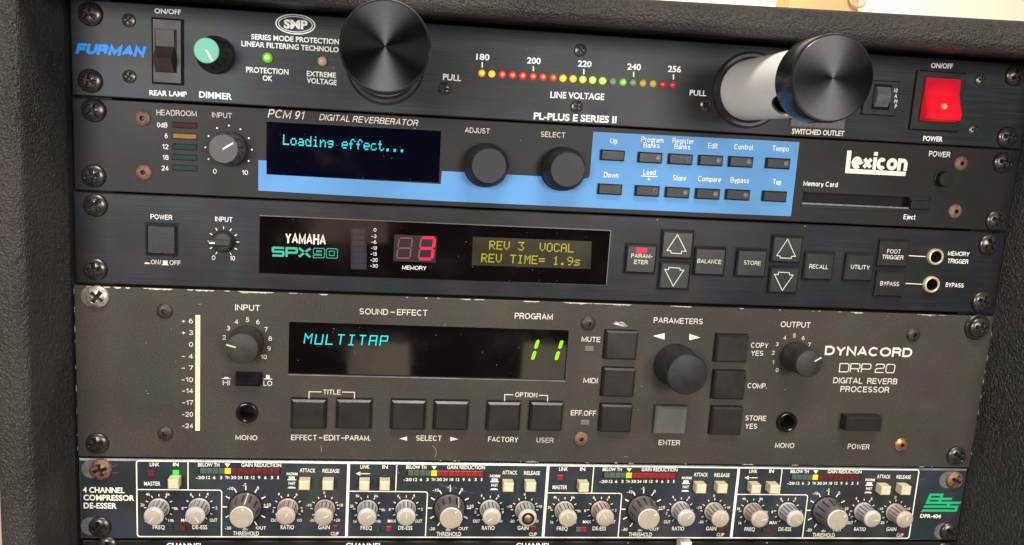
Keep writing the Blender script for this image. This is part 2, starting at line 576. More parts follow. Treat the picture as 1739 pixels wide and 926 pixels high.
def frustum(cx, cz, w, h, y0, y1, ch, rot=0.0, chy=None):
    """button: body from y0 (back) to y1 (front, smaller y) with a chamfer of ch around the front"""
    chy = ch if chy is None else chy
    c, s = math.cos(rot), math.sin(rot)
    rings = [(w / 2, h / 2, y0), (w / 2, h / 2, y1 + chy), (w / 2 - ch, h / 2 - ch, y1)]
    V = []
    for a, b, y in rings:
        for sx, sz in ((-1, -1), (1, -1), (1, 1), (-1, 1)):
            X, Z = sx * a, sz * b
            V.append((cx + X * c - Z * s, y, cz + X * s + Z * c))
    Fc = []
    for r in range(2):
        for i in range(4):
            j = (i + 1) % 4
            Fc.append((r * 4 + i, r * 4 + j, r * 4 + 4 + j, r * 4 + 4 + i))
    Fc.append((8, 9, 10, 11))
    Fc.append((3, 2, 1, 0))
    return V, Fc


def groove_faces(prof, seg, flute):
    """indices of the faces that line the grooves of a fluted knob"""
    out = []
    for k in range(len(prof) - 1):
        if not (flute[2] <= prof[k][1] and prof[k + 1][1] <= flute[3]):
            continue
        for i in range(seg):
            ph = ((i + 0.5) / seg * flute[0]) % 1.0
            if ph < 0.28:
                out.append(k * seg + i)
    return out


def lathe(cx, cz, prof, seg=48, flute=None, cap=True, cut=None, back=False):
    """profile [(r, h)] turned about the axis towards the viewer (-y)"""
    V, Fc = [], []
    for r, h in prof:
        for i in range(seg):
            a = 2 * math.pi * i / seg
            rr = r
            if flute and flute[2] <= h <= flute[3] and r > 0:
                n, dep = flute[0], flute[1]
                ph = (a * n / (2 * math.pi)) % 1.0
                if ph < 0.28:
                    rr = r - dep * math.sin(ph / 0.28 * math.pi) ** 0.6
            V.append((cx + rr * math.cos(a), -h, cz + rr * math.sin(a)))
    for k in range(len(prof) - 1):
        for i in range(seg):
            j = (i + 1) % seg
            if cut and cut(k, (i + 0.5) / seg * 360):
                continue
            Fc.append((k * seg + i, k * seg + j, (k + 1) * seg + j, (k + 1) * seg + i))
    if cap:
        Fc.append(tuple((len(prof) - 1) * seg + i for i in range(seg)))
    if back:
        Fc.append(tuple(seg - 1 - i for i in range(seg)))
    return V, Fc


def polyprism(pts, y0, y1):
    """outline [(x, z)] extruded between y0 (back) and y1 (front)"""
    n = len(pts)
    V = [(x, y0, z) for x, z in pts] + [(x, y1, z) for x, z in pts]
    Fc = [tuple(range(n, 2 * n)), tuple(range(n - 1, -1, -1))]
    for i in range(n):
        j = (i + 1) % n
        Fc.append((i, j, n + j, n + i))
    return V, Fc


def side_prism(prof, x0, x1):
    """outline [(y, z)] extruded along x"""
    n = len(prof)
    V = [(x0, y, z) for y, z in prof] + [(x1, y, z) for y, z in prof]
    Fc = [tuple(range(n)), tuple(range(2 * n - 1, n - 1, -1))]
    for i in range(n):
        j = (i + 1) % n
        Fc.append((i, n + i, n + j, j))
    return V, Fc


def stroke(pts, t, closed=False):
    """polyline of constant thickness in the plane -> flat polygons [(x, z)]"""
    n = len(pts)
    L_, R_ = [], []
    for i in range(n):
        p = Vector(pts[i])
        a = Vector(pts[i - 1]) if (i > 0 or closed) else None
        b = Vector(pts[(i + 1) % n]) if (i < n - 1 or closed) else None
        d1 = (p - a).normalized() if a is not None else None
        d2 = (b - p).normalized() if b is not None else None
        d1 = d1 or d2
        d2 = d2 or d1
        n1, n2 = Vector((-d1.y, d1.x)), Vector((-d2.y, d2.x))
        mm = n1 + n2
        if mm.length < 1e-6:
            mm = n1
        mm.normalize()
        k = min(2.0, 1.0 / max(0.3, mm.dot(n1)))
        L_.append(p + mm * t / 2 * k)
        R_.append(p - mm * t / 2 * k)
    V = [tuple(q) for q in L_] + [tuple(q) for q in R_]
    Fc = []
    for i in range(n if closed else n - 1):
        j = (i + 1) % n
        Fc.append((i, j, n + j, n + i))
    return V, Fc


def union(V, Fc):
    """overlapping flat polygons -> one clean triangulation, so no two faces lie in the same place"""
    tris = []
    for q in Fc:
        ears = [(q[0], q[i], q[i + 1]) for i in range(1, len(q) - 1)] if len(q) <= 4 else [q]
        for e in ears:
            ar = sum(V[e[i]][0] * V[e[(i + 1) % len(e)]][1] - V[e[(i + 1) % len(e)]][0] * V[e[i]][1] for i in range(len(e)))
            if abs(ar) > 1e-7:
                tris.append(list(e) if ar > 0 else list(e)[::-1])
    if not tris:
        return V, Fc
    ov, _, of, _, _, src = delaunay_2d_cdt([Vector((x, y)) for x, y in V], [], tris, 0, 1e-5)
    keep = [tuple(f) for f, o_ in zip(of, src) if o_]
    return [(v.x, v.y) for v in ov], keep


# built-in font -> flat polygons
FONT_CACHE = {}


def font_mesh(text, bold=0.0, ital=0.0, space=1.0):
    key = (text, bold, ital, space)
    if key not in FONT_CACHE:
        cu = bpy.data.curves.new('tmp', 'FONT')
        cu.body = text
        cu.size = 1.0
        cu.offset = bold
        cu.shear = ital
        cu.space_character = space
        cu.resolution_u = 3
        ob = bpy.data.objects.new('tmp', cu)
        me = bpy.data.meshes.new_from_object(ob)
        V = [(v.co.x, v.co.y) for v in me.vertices]
        Fc = [tuple(p.vertices) for p in me.polygons]
        bpy.data.objects.remove(ob)
        bpy.data.curves.remove(cu)
        bpy.data.meshes.remove(me)
        FONT_CACHE[key] = (V, Fc)
    return FONT_CACHE[key]


def cap_height(bold):
    V, _ = font_mesh('H', bold)
    return max(v[1] for v in V) - min(v[1] for v in V), min(v[1] for v in V)


# a plain grotesque drawn with strokes: glyph = (width, strokes), capitals 1 high
def arc(cx, cy, rx, ry, a0, a1, n=12):
    return [(cx + rx * math.cos(math.radians(a0 + (a1 - a0) * i / n)), cy + ry * math.sin(math.radians(a0 + (a1 - a0) * i / n))) for i in range(n + 1)]


XH = 0.73
SANS = {
    'A': (.9, [[(0, 0), (.5, 1), (1, 0)], [(.17, .3), (.83, .3)]]),
    'B': (.76, [[(0, 0), (0, 1), (.6, 1)] + arc(.6, .76, .36, .24, 90, -90) + [(0, .52)], [(.6, .52)] + arc(.62, .26, .38, .26, 90, -90) + [(0, 0)]]),
    'C': (.9, [arc(.5, .5, .5, .5, 42, 318, 26)]),
    'D': (.84, [[(0, 0), (0, 1), (.5, 1)] + arc(.5, .5, .5, .5, 90, -90, 16) + [(0, 0)]]),
    'E': (.7, [[(1, 1), (0, 1), (0, 0), (1, 0)], [(0, .52), (.92, .52)]]),
    'F': (.64, [[(1, 1), (0, 1), (0, 0)], [(0, .5), (.9, .5)]]),
    'G': (.94, [arc(.5, .5, .5, .5, 42, 330, 26) + [(1, .47), (.58, .47)], [(1, .3), (1, 0)]]),
    'H': (.8, [[(0, 0), (0, 1)], [(1, 0), (1, 1)], [(0, .52), (1, .52)]]),
    'I': (0, [[(0, 0), (0, 1)]]),
    'J': (.58, [[(1, 1), (1, .3)] + arc(.5, .3, .5, .3, 0, -180)]),
    'K': (.8, [[(0, 0), (0, 1)], [(1, 1), (0, .38)], [(.3, .58), (1, 0)]]),
    'L': (.6, [[(0, 1), (0, 0), (1, 0)]]),
    'M': (1.0, [[(0, 0), (0, 1), (.5, .12), (1, 1), (1, 0)]]),
    'N': (.8, [[(0, 0), (0, 1), (1, 0), (1, 1)]]),
    'O': (1.0, [arc(.5, .5, .5, .5, 0, 360, 30)]),
    'P': (.72, [[(0, 0), (0, 1), (.58, 1)] + arc(.58, .73, .42, .27, 90, -90) + [(0, .46)]]),
    'Q': (1.0, [arc(.5, .5, .5, .5, 0, 360, 30), [(.6, .25), (1, 0)]]),
    'R': (.8, [[(0, 0), (0, 1), (.58, 1)] + arc(.58, .745, .38, .255, 90, -90) + [(0, .49)], [(.55, .49), (.86, .36), (.96, 0)]]),
    'S': (.76, [arc(.5, .745, .46, .255, 30, 270, 16) + arc(.5, .255, .5, .235, 90, -150, 16)]),
    'T': (.74, [[(0, 1), (1, 1)], [(.5, 1), (.5, 0)]]),
    'U': (.78, [[(0, 1), (0, .36)] + arc(.5, .36, .5, .36, 180, 360, 16) + [(1, 1)]]),
    'V': (.84, [[(0, 1), (.5, 0), (1, 1)]]),
    'W': (1.22, [[(0, 1), (.26, 0), (.5, .95), (.74, 0), (1, 1)]]),
    'X': (.8, [[(0, 0), (1, 1)], [(0, 1), (1, 0)]]),
    'Y': (.84, [[(0, 1), (.5, .44), (1, 1)], [(.5, .46), (.5, 0)]]),
    'Z': (.74, [[(0, 1), (1, 1), (0, 0), (1, 0)]]),
    '0': (.6, [arc(.5, .5, .5, .5, 0, 360, 26)]),
    '1': (.3, [[(0, .76), (.5, .8), (1, 1), (1, 0)]]),
    '2': (.58, [arc(.5, .7, .48, .3, 170, -30, 12) + [(0, 0), (1, 0)]]),
    '3': (.58, [arc(.48, .75, .44, .25, 165, -90, 12), arc(.48, .26, .5, .26, 90, -170, 14)]),
    '4': (.62, [[(.75, 0), (.75, 1), (0, .28), (1, .28)]]),
    '5': (.58, [[(.9, 1), (.18, 1), (.08, .5)] + arc(.48, .33, .5, .33, 130, -165, 16)]),
    '6': (.6, [arc(.5, .32, .48, .32, 0, 360, 20), arc(.62, .4, .6, .6, 180, 80, 10)]),
    '7': (.58, [[(0, 1), (1, 1), (.35, 0)]]),
    '8': (.6, [arc(.5, .76, .42, .24, 0, 360, 18), arc(.5, .27, .5, .27, 0, 360, 18)]),
    '9': (.6, [arc(.5, .68, .48, .32, 0, 360, 20), arc(.38, .6, .6, .6, 0, -100, 10)]),
    '+': (.5, [[(0, .42), (1, .42)], [(.5, .17), (.5, .67)]]),
    '-': (.4, [[(0, .4), (1, .4)]]),
    '.': (0, [[(0, 0), (0, .06)]]),
    '/': (.4, [[(0, -.05), (1, 1.05)]]),
    '*': (.44, [[(.5, .45), (.5, 1)], [(.05, .58), (.95, .87)], [(.05, .87), (.95, .58)]]),
    'a': (.56, [arc(.5, .5, .45, .24, 165, 0, 8) + [(.95, 0)], [(.95, .44), (.4, .42)] + arc(.38, .2, .38, .2, 100, 280, 10) + [(.95, .16)]]),
    'b': (.58, [[(0, 0), (0, 1)], arc(.5, XH / 2, .5, XH / 2, 0, 360, 22)]),
    'c': (.52, [arc(.5, XH / 2, .5, XH / 2, 40, 320, 20)]),
    'd': (.58, [[(1, 0), (1, 1)], arc(.5, XH / 2, .5, XH / 2, 0, 360, 22)]),
    'e': (.58, [[(.02, XH / 2), (1, XH / 2)] + arc(.5, XH / 2, .5, XH / 2, 0, 310, 24)]),
    'g': (.58, [arc(.5, XH / 2, .5, XH / 2, 0, 360, 22), [(1, XH), (1, 0)] + arc(.5, 0, .5, .27, 0, -150, 10)]),
    'i': (0, [[(0, 0), (0, XH)]]),
    'j': (.15, [[(1, XH), (1, -.16), (.2, -.26)]]),
    'k': (.54, [[(0, 0), (0, 1)], [(.95, XH), (0, .26)], [(.3, .42), (1, 0)]]),
    'l': (0, [[(0, 0), (0, 1)]]),
    'm': (.9, [[(0, 0), (0, XH)], [(0, .4)] + arc(.25, .45, .25, XH - .45, 180, 0, 10) + [(.5, 0)], [(.5, .4)] + arc(.75, .45, .25, XH - .45, 180, 0, 10) + [(1, 0)]]),
    'n': (.54, [[(0, 0), (0, XH)], [(0, .36)] + arc(.5, .4, .5, XH - .4, 180, 0, 12) + [(1, 0)]]),
    'o': (.6, [arc(.5, XH / 2, .5, XH / 2, 0, 360, 24)]),
    'p': (.58, [[(0, -.28), (0, XH)], arc(.5, XH / 2, .5, XH / 2, 0, 360, 22)]),
    'r': (.3, [[(0, 0), (0, XH)], [(0, .4), (.35, .66), (1, XH)]]),
    's': (.5, [arc(.5, .545, .46, .185, 25, 270, 14) + arc(.5, .18, .5, .18, 90, -155, 14)]),
    't': (.3, [[(.35, 1), (.35, .12), (.6, 0), (1, 0)], [(0, XH), (1, XH)]]),
    'u': (.54, [[(0, XH), (0, .33)] + arc(.5, .33, .5, .33, 180, 360, 12) + [(1, XH)], [(1, 0), (1, XH)]]),
    'w': (.84, [[(0, XH), (.26, 0), (.5, .68), (.74, 0), (1, XH)]]),
    'x': (.56, [[(0, 0), (1, XH)], [(0, XH), (1, 0)]]),
    'y': (.56, [[(0, XH), (.52, .02)], [(1, XH), (.45, -.2), (.1, -.27)]]),
}


def sans_mesh(text, L, h, wt, ital=0.0, gap=0.17):
    """flat polygons of a line of text L wide with capitals h high; wt = stroke weight as a share of h"""
    t = wt * h
    # natural advance: glyph widths (between stroke centres) and gaps scale, stroke widths do not
    nat, fixed = 0.0, 0.0
    for i, ch in enumerate(text):
        if ch == ' ':
            nat += .42
            continue
        nat += SANS[ch][0] + (gap if i < len(text) - 1 else 0)
        fixed += t
    k = max(0.05, (L - fixed) / max(nat, 1e-6)) if L else h
    x = 0.0
    V, Fc = [], []
    for ch in text:
        if ch == ' ':
            x += .42 * k
            continue
        w_, strokes_ = SANS[ch]
        V_all, F_all = V, Fc
        V, Fc = [], []
        for pl in strokes_:
            closed = len(pl) > 3 and abs(pl[0][0] - pl[-1][0]) < 1e-6 and abs(pl[0][1] - pl[-1][1]) < 1e-6
            pts = []
            for X, Y in (pl[:-1] if closed else pl):
                top = XH if ch in 'aceijgmnoprsuwxy' else 1.0
                yy = t / 2 + Y * (h - t) if top == 1.0 else t / 2 + Y / XH * (XH * h - t)
                # open ends reach the full height
                xx = x + t / 2 + X * w_ * k
                pts.append((xx, yy))
            if not closed:
                for a, b in ((0, 1), (-1, -2)):
                    d = Vector(pts[a]) - Vector(pts[b])
                    if d.length > 1e-6 and abs(d.normalized().y) > 0.97:
                        q = Vector(pts[a]) + d.normalized() * t / 2
                        pts[a] = (q.x, q.y)
                    elif d.length > 1e-6 and abs(d.normalized().x) > 0.97:
                        q = Vector(pts[a]) + d.normalized() * t * 0.45
                        pts[a] = (q.x, q.y)
            v_, f_ = stroke(pts, t, closed)
            n0 = len(V)
            V += [(a + ital * b, b) for a, b in v_]
            Fc += [tuple(i + n0 for i in q) for q in f_]
        if ch in 'ij':
            cx_, y0_ = x + t / 2 + w_ * k, XH * h + 0.10 * h
            n0 = len(V)
            V += [(cx_ - t * .55 + ital * y0_, y0_), (cx_ + t * .55 + ital * y0_, y0_), (cx_ + t * .55 + ital * y0_, y0_ + t), (cx_ - t * .55 + ital * y0_, y0_ + t)]
            Fc.append((n0, n0 + 1, n0 + 2, n0 + 3))
        V, Fc = union(V, Fc)
        n0 = len(V_all)
        V_all += V
        F_all += [tuple(i + n0 for i in q) for q in Fc]
        V, Fc = V_all, F_all
        x += t + (w_ + gap) * k
    return V, Fc


# ------------------------------------------------------------------ a rack unit and its own flat frame


class Unit:
    def __init__(self, name, label, cat, tl, tr, br, bl):
        """corner points in mm (x, z); the frame is centred on the middle of the bottom edge"""
        self.o = ((bl[0] + br[0]) / 2, (bl[1] + br[1]) / 2)
        a1 = math.atan2(tr[1] - tl[1], tr[0] - tl[0])
        a2 = math.atan2(br[1] - bl[1], br[0] - bl[0])
        self.a = (a1 + a2) / 2
        self.w = ((tr[0] - tl[0]) + (br[0] - bl[0])) / 2
        self.h = ((tl[1] - bl[1]) + (tr[1] - br[1])) / 2
        self.root = bpy.data.objects.new(name, None)
        self.root.empty_display_size = 0.02
        COL.objects.link(self.root)
        self.root.location = (self.o[0] * S, 0, self.o[1] * S)
        self.root.rotation_euler = (0, -self.a, 0)
        self.root['label'] = label
        self.root['category'] = cat
        self.inks = {}
        self.shift = 0.0
        self.group = None
        self.font = 'round'

    def uv(self, px, py, dep=0.0):
        x, z = ray(px, py, -dep)
        x -= self.o[0]
        z -= self.o[1]
        c, s = math.cos(-self.a), math.sin(-self.a)
        return (x * c - z * s + self.shift, x * s + z * c)

    def sc(self, px, py, dep=0.0):
        u0, u1 = self.uv(px - 5, py, dep), self.uv(px + 5, py, dep)
        v0, v1 = self.uv(px, py - 5, dep), self.uv(px, py + 5, dep)
        return math.hypot(u1[0] - u0[0], u1[1] - u0[1]) / 10, math.hypot(v1[0] - v0[0], v1[1] - v0[1]) / 10

    def rect(self, x0, y0, x1, y1, dep=0.0):
        cx, cy = (x0 + x1) / 2, (y0 + y1) / 2
        u, v = self.uv(cx, cy, dep)
        sx, sy = self.sc(cx, cy, dep)
        return u, v, (x1 - x0) * sx, (y1 - y0) * sy

    # printed marks: each legend is a mesh of its own; begin()/end() collects the strokes of one legend or one dial scale
    def begin(self, name):
        self.group = name

    def end(self):
        for name, parent, V, Fc, mat in self.inks.values():
            link(name, V, Fc, mat, parent)
        self.inks = {}
        self.group = None

    def put(self, parent, mat, V, Fc, dep, name='printed_mark', clean=True):
        if clean:
            V, Fc = union(V, Fc)
        V3 = [(x, -dep, z) for x, z in V]
        if self.group is None:
            link(name, V3, Fc, mat, parent)
            return
        key = (parent.name, mat)
        if key not in self.inks:
            self.inks[key] = (self.group, parent, [], [], mat)
        vv, ff = self.inks[key][2:4]
        k = len(vv)
        vv += V3
        ff += [tuple(i + k for i in q) for q in Fc]

    def text(self, s, x0, y0, x1, y1, h, mat='white_ink', bold=0.0, ital=0.0, dep=0.0, parent=None, space=1.0, lift=0.12, wt=None, name='lettering', gap=0.17):
        """text on the base line from (x0, y0) to (x1, y1) of the measured picture, capitals h high"""
        a, b = self.uv(x0, y0, dep), self.uv(x1, y1, dep)
        sy = self.sc((x0 + x1) / 2, y0, dep)[1]
        Lm = math.hypot(b[0] - a[0], b[1] - a[1])
        ang = math.atan2(b[1] - a[1], b[0] - a[0])
        if self.font == 'sans':
            V, Fc = sans_mesh(s, Lm - ital * h * sy, h * sy, wt or (0.112 + bold * 1.7), ital, gap)
        else:
            V, Fc = font_mesh(s, bold, ital, space)
            chh, base = cap_height(bold)
            xs = [v[0] for v in V]
            k = Lm / (max(xs) - min(xs))
            ky = h * sy / chh
            V = [((x - min(xs)) * k, (y - base) * ky) for x, y in V]
        c, sn = math.cos(ang), math.sin(ang)
        out = [(a[0] + X * c - Y * sn, a[1] + X * sn + Y * c) for X, Y in V]
        self.put(parent or self.panel, mat, out, Fc, dep + lift, name, self.font != 'sans')

    def label_at(self, s, u, v, h, mat='white_ink', bold=0.0, dep=0.0, parent=None, squeeze=1.0, lift=0.12):
        """text centred on (u, v) of the panel, capitals h millimetres high"""
        if self.font == 'sans':
            V, Fc = sans_mesh(s, 0, h, 0.112 + bold * 1.7)
            base, k = 0.0, 1.0
        else:
            V, Fc = font_mesh(s, bold)
            chh, base = cap_height(bold)
            k = h / chh
        xs = [p[0] for p in V]
        mid = (max(xs) + min(xs)) / 2
        self.put(parent or self.panel, mat, [(u + (x - mid) * k * squeeze, v + (y - base) * k - h / 2) for x, y in V], Fc, dep + lift, 'lettering', self.font != 'sans')

    def line(self, pts, t, mat='white_ink', dep=0.0, parent=None, closed=False, px=True, lift=0.12, name='printed_line'):
        if px:
            pts = [self.uv(x, y, dep) for x, y in pts]
        V, Fc = stroke(pts, t, closed)
        self.put(parent or self.panel, mat, V, Fc, dep + lift, name)

    def poly(self, pts, mat='white_ink', dep=0.0, parent=None, px=True, lift=0.12, name='printed_symbol'):
        if px:
            pts = [self.uv(x, y, dep) for x, y in pts]
        self.put(parent or self.panel, mat, list(pts), [tuple(range(len(pts)))], dep + lift, name)

    # ---- parts
    def make_panel(self, mat, holes=(), thick=4.0, ch=0.5, edge=None, body=True):
        W2, H = self.w / 2, self.h
        y0, y1 = thick, 0.0
        xs = sorted(set([-W2 + ch, W2 - ch] + [q for h in holes for q in (h[0] - h[2] / 2, h[0] + h[2] / 2)]))
        zs = sorted(set([ch, H - ch] + [q for h in holes for q in (h[1] - h[3] / 2, h[1] + h[3] / 2)]))
        V, Fc, idx = [], [], {}

        def vi(x, y, z):
            k = (round(x, 4), round(y, 4), round(z, 4))
            if k not in idx:
                idx[k] = len(V)
                V.append((x, y, z))
            return idx[k]

        for i in range(len(xs) - 1):
            for j in range(len(zs) - 1):
                mx, mz = (xs[i] + xs[i + 1]) / 2, (zs[j] + zs[j + 1]) / 2
                if any(abs(mx - h[0]) < h[2] / 2 and abs(mz - h[1]) < h[3] / 2 for h in holes):
                    continue
                Fc.append((vi(xs[i], 0, zs[j]), vi(xs[i + 1], 0, zs[j]), vi(xs[i + 1], 0, zs[j + 1]), vi(xs[i], 0, zs[j + 1])))
        for h in holes:
            a, b, c, d = h[0] - h[2] / 2, h[0] + h[2] / 2, h[1] - h[3] / 2, h[1] + h[3] / 2
            q = [(a, c), (b, c), (b, d), (a, d)]
            for i in range(4):
                p, r = q[i], q[(i + 1) % 4]
                Fc.append((vi(p[0], 0, p[1]), vi(p[0], y0, p[1]), vi(r[0], y0, r[1]), vi(r[0], 0, r[1])))
        ring0 = [(-W2 + ch, 0, ch), (W2 - ch, 0, ch), (W2 - ch, 0, H - ch), (-W2 + ch, 0, H - ch)]
        ring1 = [(-W2, ch, 0), (W2, ch, 0), (W2, ch, H), (-W2, ch, H)]
        ring2 = [(-W2, y0, 0), (W2, y0, 0), (W2, y0, H), (-W2, y0, H)]
        E0 = len(Fc)
        for A, B in ((ring0, ring1), (ring1, ring2)):
            for i in range(4):
                j = (i + 1) % 4
                Fc.append((vi(*A[i]), vi(*B[i]), vi(*B[j]), vi(*A[j])))
        self.panel = link('front_panel', V, Fc, mat, self.root, origin=(0, 0, 0))
        if edge:
            me = self.panel.data
            me.materials.append(MATS[edge])
            for i in range(E0, E0 + 4):
                me.polygons[i].material_index = 1
        if body:
            # chassis stands back so that recesses stay open
            v, f = box(-W2 + 20, W2 - 20, 14, 160, 1.5, H - 1.5)
            link('chassis', v, f, 'rail_metal', self.root)

    def rack_screw(self, px, py, mat='screw_black', r=5.5, washer=None, slot=None, label=None):
        u, v = self.uv(px, py, 2.0)
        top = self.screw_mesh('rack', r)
        lift = 0.0
        if slot:
            pts = []
            for i in range(28):
                a = 2 * math.pi * i / 28
                pts.append((u - slot * 0.0 + (slot if math.cos(a) > 0 else -slot) * 0.5 + 5.0 * math.cos(a) - slot * 0.5, v + 5.0 * math.sin(a)))
            self.poly(pts, 'slot_grey', px=False, parent=self.panel, lift=0.10, name='screw_slot')
        if washer:
            vv, ff = lathe(u, v, [(washer, 0), (washer, 0.9), (washer - 0.6, 1.5), (r * 1.02, 1.3)], 40)
            link('washer', vv, ff, 'black_washer', self.root, smooth=35)
            lift = 1.2
        o = bpy.data.objects.new('mounting_screw', top)
        o.data = top if mat == 'screw_black' else self.recolour(top, mat)
        COL.objects.link(o)
        o.parent = self.root
        o.location = (u * S, -lift * S, v * S)
        o.rotation_euler = (0, random.uniform(0, 1.57), 0)
        if label:
            o['label'] = label
        return o

    RE = {}

    def recolour(self, me, mat):
        k = (me.name, mat)
        if k not in Unit.RE:
            c = me.copy()
            c.materials[0] = MATS[mat]
            Unit.RE[k] = c
        return Unit.RE[k]

    SM = {}

    def screw_mesh(self, kind, r):
        """domed head with a cross or a hexagon pressed into it"""
        key = (kind, round(r, 2))
        if key in Unit.SM:
            return Unit.SM[key]
        nr, ns = 26, 64
        V, Fc = [], []
        hgt = {'rack': 0.52, 'small': 0.45, 'hex': 0.42}[kind] * r

        def inside(x, z):
            if kind == 'hex':
                return math.hypot(x, z) < 0.29 * r
            ax, az = abs(x), abs(z)
            L = 0.60 * r
            return (max(ax, az) < L and min(ax, az) < 0.10 * r + 0.10 * r * max(0, max(ax, az) / L - 0.35)) or math.hypot(x, z) < 0.22 * r

        def height(x, z):
            d = math.hypot(x, z) / r
            h = hgt * math.sqrt(max(0.0, 1 - (d * 0.93) ** 2)) * (1.0 if d < 0.98 else 0.8)
            if kind in ('rack', 'small'):
                wdt = 0.155 * r
                L = 0.62 * r
                ax, az = abs(x), abs(z)
                flare = 0.10 * r * max(0, (max(ax, az) / L - 0.35))
                e = min(ax, az) - (wdt + flare)
                g = max(ax, az) - L
                mk = max(e, g)
                core = math.hypot(x, z) - 0.27 * r
                mk = min(mk, core)
                if mk < 0:
                    deep = 0.34 * r * (1.15 - 0.7 * d)
                    h -= min(1.0, -mk / (0.05 * r)) * deep
            else:
                a = math.atan2(z, x)
                hx = 0.30 * r / max(0.5, math.cos((a % (math.pi / 3)) - math.pi / 6))
                mk = math.hypot(x, z) - hx
                if mk < 0:
                    h -= min(1.0, -mk / (0.06 * r)) * 0.5 * r
            return h

        V.append((0, -height(0, 0), 0))
        for i in range(1, nr + 1):
            for j in range(ns):
                a = 2 * math.pi * j / ns
                x, z = r * i / nr * math.cos(a), r * i / nr * math.sin(a)
                V.append((x, -height(x, z), z))
        k = len(V)
        for j in range(ns):
            a = 2 * math.pi * j / ns
            V.append((r * math.cos(a), 0.0, r * math.sin(a)))
        for j in range(ns):
            Fc.append((0, 1 + j, 1 + (j + 1) % ns))
        for i in range(nr):
            A, B = 1 + i * ns, 1 + (i + 1) * ns
            for j in range(ns):
                q = (j + 1) % ns
                Fc.append((A + j, B + j, B + q, A + q))
        me = bpy.data.meshes.new('screw_head')
        me.from_pydata([(x * S, y * S, z * S) for x, y, z in V], [], Fc)
        me.materials.append(MATS[{'rack': 'screw_black', 'small': 'small_screw', 'hex': 'black_hex'}[kind]])
        me.materials.append(MATS['recess_shade'])
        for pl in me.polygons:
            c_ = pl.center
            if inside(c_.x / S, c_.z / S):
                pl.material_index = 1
        me.polygons.foreach_set('use_smooth', [True] * len(me.polygons))
        me.update()
        me.set_sharp_from_angle(angle=math.radians(32))
        Unit.SM[key] = me
        return me

    def small_screw(self, px, py, kind='small', r=3.1, mat=None, label=None):
        u, v = self.uv(px, py, 0.8)
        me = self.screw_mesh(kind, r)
        if mat:
            me = self.recolour(me, mat)
        o = bpy.data.objects.new('panel_screw', me)
        COL.objects.link(o)
        o.parent = self.root
        o.location = (u * S, 0, v * S)
        o.rotation_euler = (0, random.uniform(0, 1.57), 0)
        if label:
            o['label'] = label
        return o

    def led(self, px, py, rpx, mat, h=1.6, label=None, name='indicator_led', core=None):
        u, v = self.uv(px, py, h * 0.5)
        r = rpx * self.sc(px, py)[0]
        pr = [(r, -0.5)] + [(r * math.cos(t * math.pi / 16), h * 0.35 + h * 0.65 * math.sin(t * math.pi / 16)) for t in range(0, 8)]
        vv, ff = lathe(u, v, pr, 20)
        o = link(name, vv, ff, mat, self.root, smooth=60, label=label)
        if core:
            vv, ff = lathe(u, v, [(r * .52, h * .80), (r * .50, h + .06), (r * .3, h + .14)], 16)
            link('core', vv, ff, core, o, smooth=60)
        return o

    def button(self, x0, y0, x1, y1, h, ch, mat, name='push_button', frame=None, label=None, back=0.3, chy=None, frame_mat='hole_black'):
        u, v, wd, ht = self.rect(x0, y0, x1, y1, h)
        vv, ff = frustum(u, v, wd, ht, back, -h + random.uniform(-.12, .12), ch, random.uniform(-.007, .007), chy=chy)
        o = link(name, vv, ff, mat, self.root, label=label)
        if frame:
            pts = [(u - wd / 2 - frame, v - ht / 2 - frame), (u + wd / 2 + frame, v - ht / 2 - frame), (u + wd / 2 + frame, v + ht / 2 + frame), (u - wd / 2 - frame, v + ht / 2 + frame)]
            self.gap(pts, o, frame_mat)
        o['mm_uv'] = (u, v, wd, ht)
        return o

    def gap(self, pts, parent, mat='hole_black'):
        link('cutout', [(x, -0.06, z) for x, z in pts], [tuple(range(len(pts)))], mat, parent)

    def jack(self, px, py, rpx, mat, h=1.5, bore=0.62, label=None):
        u, v = self.uv(px, py, h * 0.6)
        r = rpx * self.sc(px, py)[0]
        b = r * bore
        prof = [(r, -0.3), (r, h * 0.55), (r * 0.94, h * 0.9), (r * 0.86, h), (b * 1.12, h), (b, h * 0.75)]
        vv, ff = lathe(u, v, prof, 40, cap=False)
        o = link('jack_socket', vv, ff, mat, self.root, smooth=35, label=label)
        vv, ff = lathe(u, v, [(b, h * .75), (b * .99, -2.5), (b * .9, -8)], 32)
        link('bore', vv, ff, 'hole_black', o, smooth=50)
        return o

    def knob(self, px, py, prof, mat, seg=64, flute=None, label=None, cap=None, cap_prof=None, name='knob', smooth=40):
        u, v = self.uv(px, py)
        vv, ff = lathe(u, v, prof, seg, flute)
        k = link(name, vv, ff, mat, self.root, origin=(u, 0, v), smooth=smooth, label=label)
        if cap:
            vv, ff = lathe(u, v, cap_prof, 48)
            link('cap', vv, ff, cap, k, smooth=40)
        return k, u, v

    def pointer(self, k, u, v, ang, r0, r1, wd, dep, mat='pointer_white', thick=0.25):
        """raised line on a knob; ang clockwise from straight up"""
        a = math.radians(90 - ang)
        c, s = math.cos(a), math.sin(a)
        q = [(r0, -wd / 2), (r1, -wd / 2), (r1, wd / 2), (r0, wd / 2)]
        pts = [(u + x * c - z * s, v + x * s + z * c) for x, z in q]
        vv, ff = polyprism(pts, -dep + 0.3, -dep - thick)
        return link('pointer', vv, ff, mat, k)

    def ticks(self, u, v, angs, r0, r1, t, mat='white_ink'):
        for a in angs:
            q = math.radians(90 - a)
            self.line([(u + r0 * math.cos(q), v + r0 * math.sin(q)), (u + r1 * math.cos(q), v + r1 * math.sin(q))], t, mat, px=False)


random.seed(7)


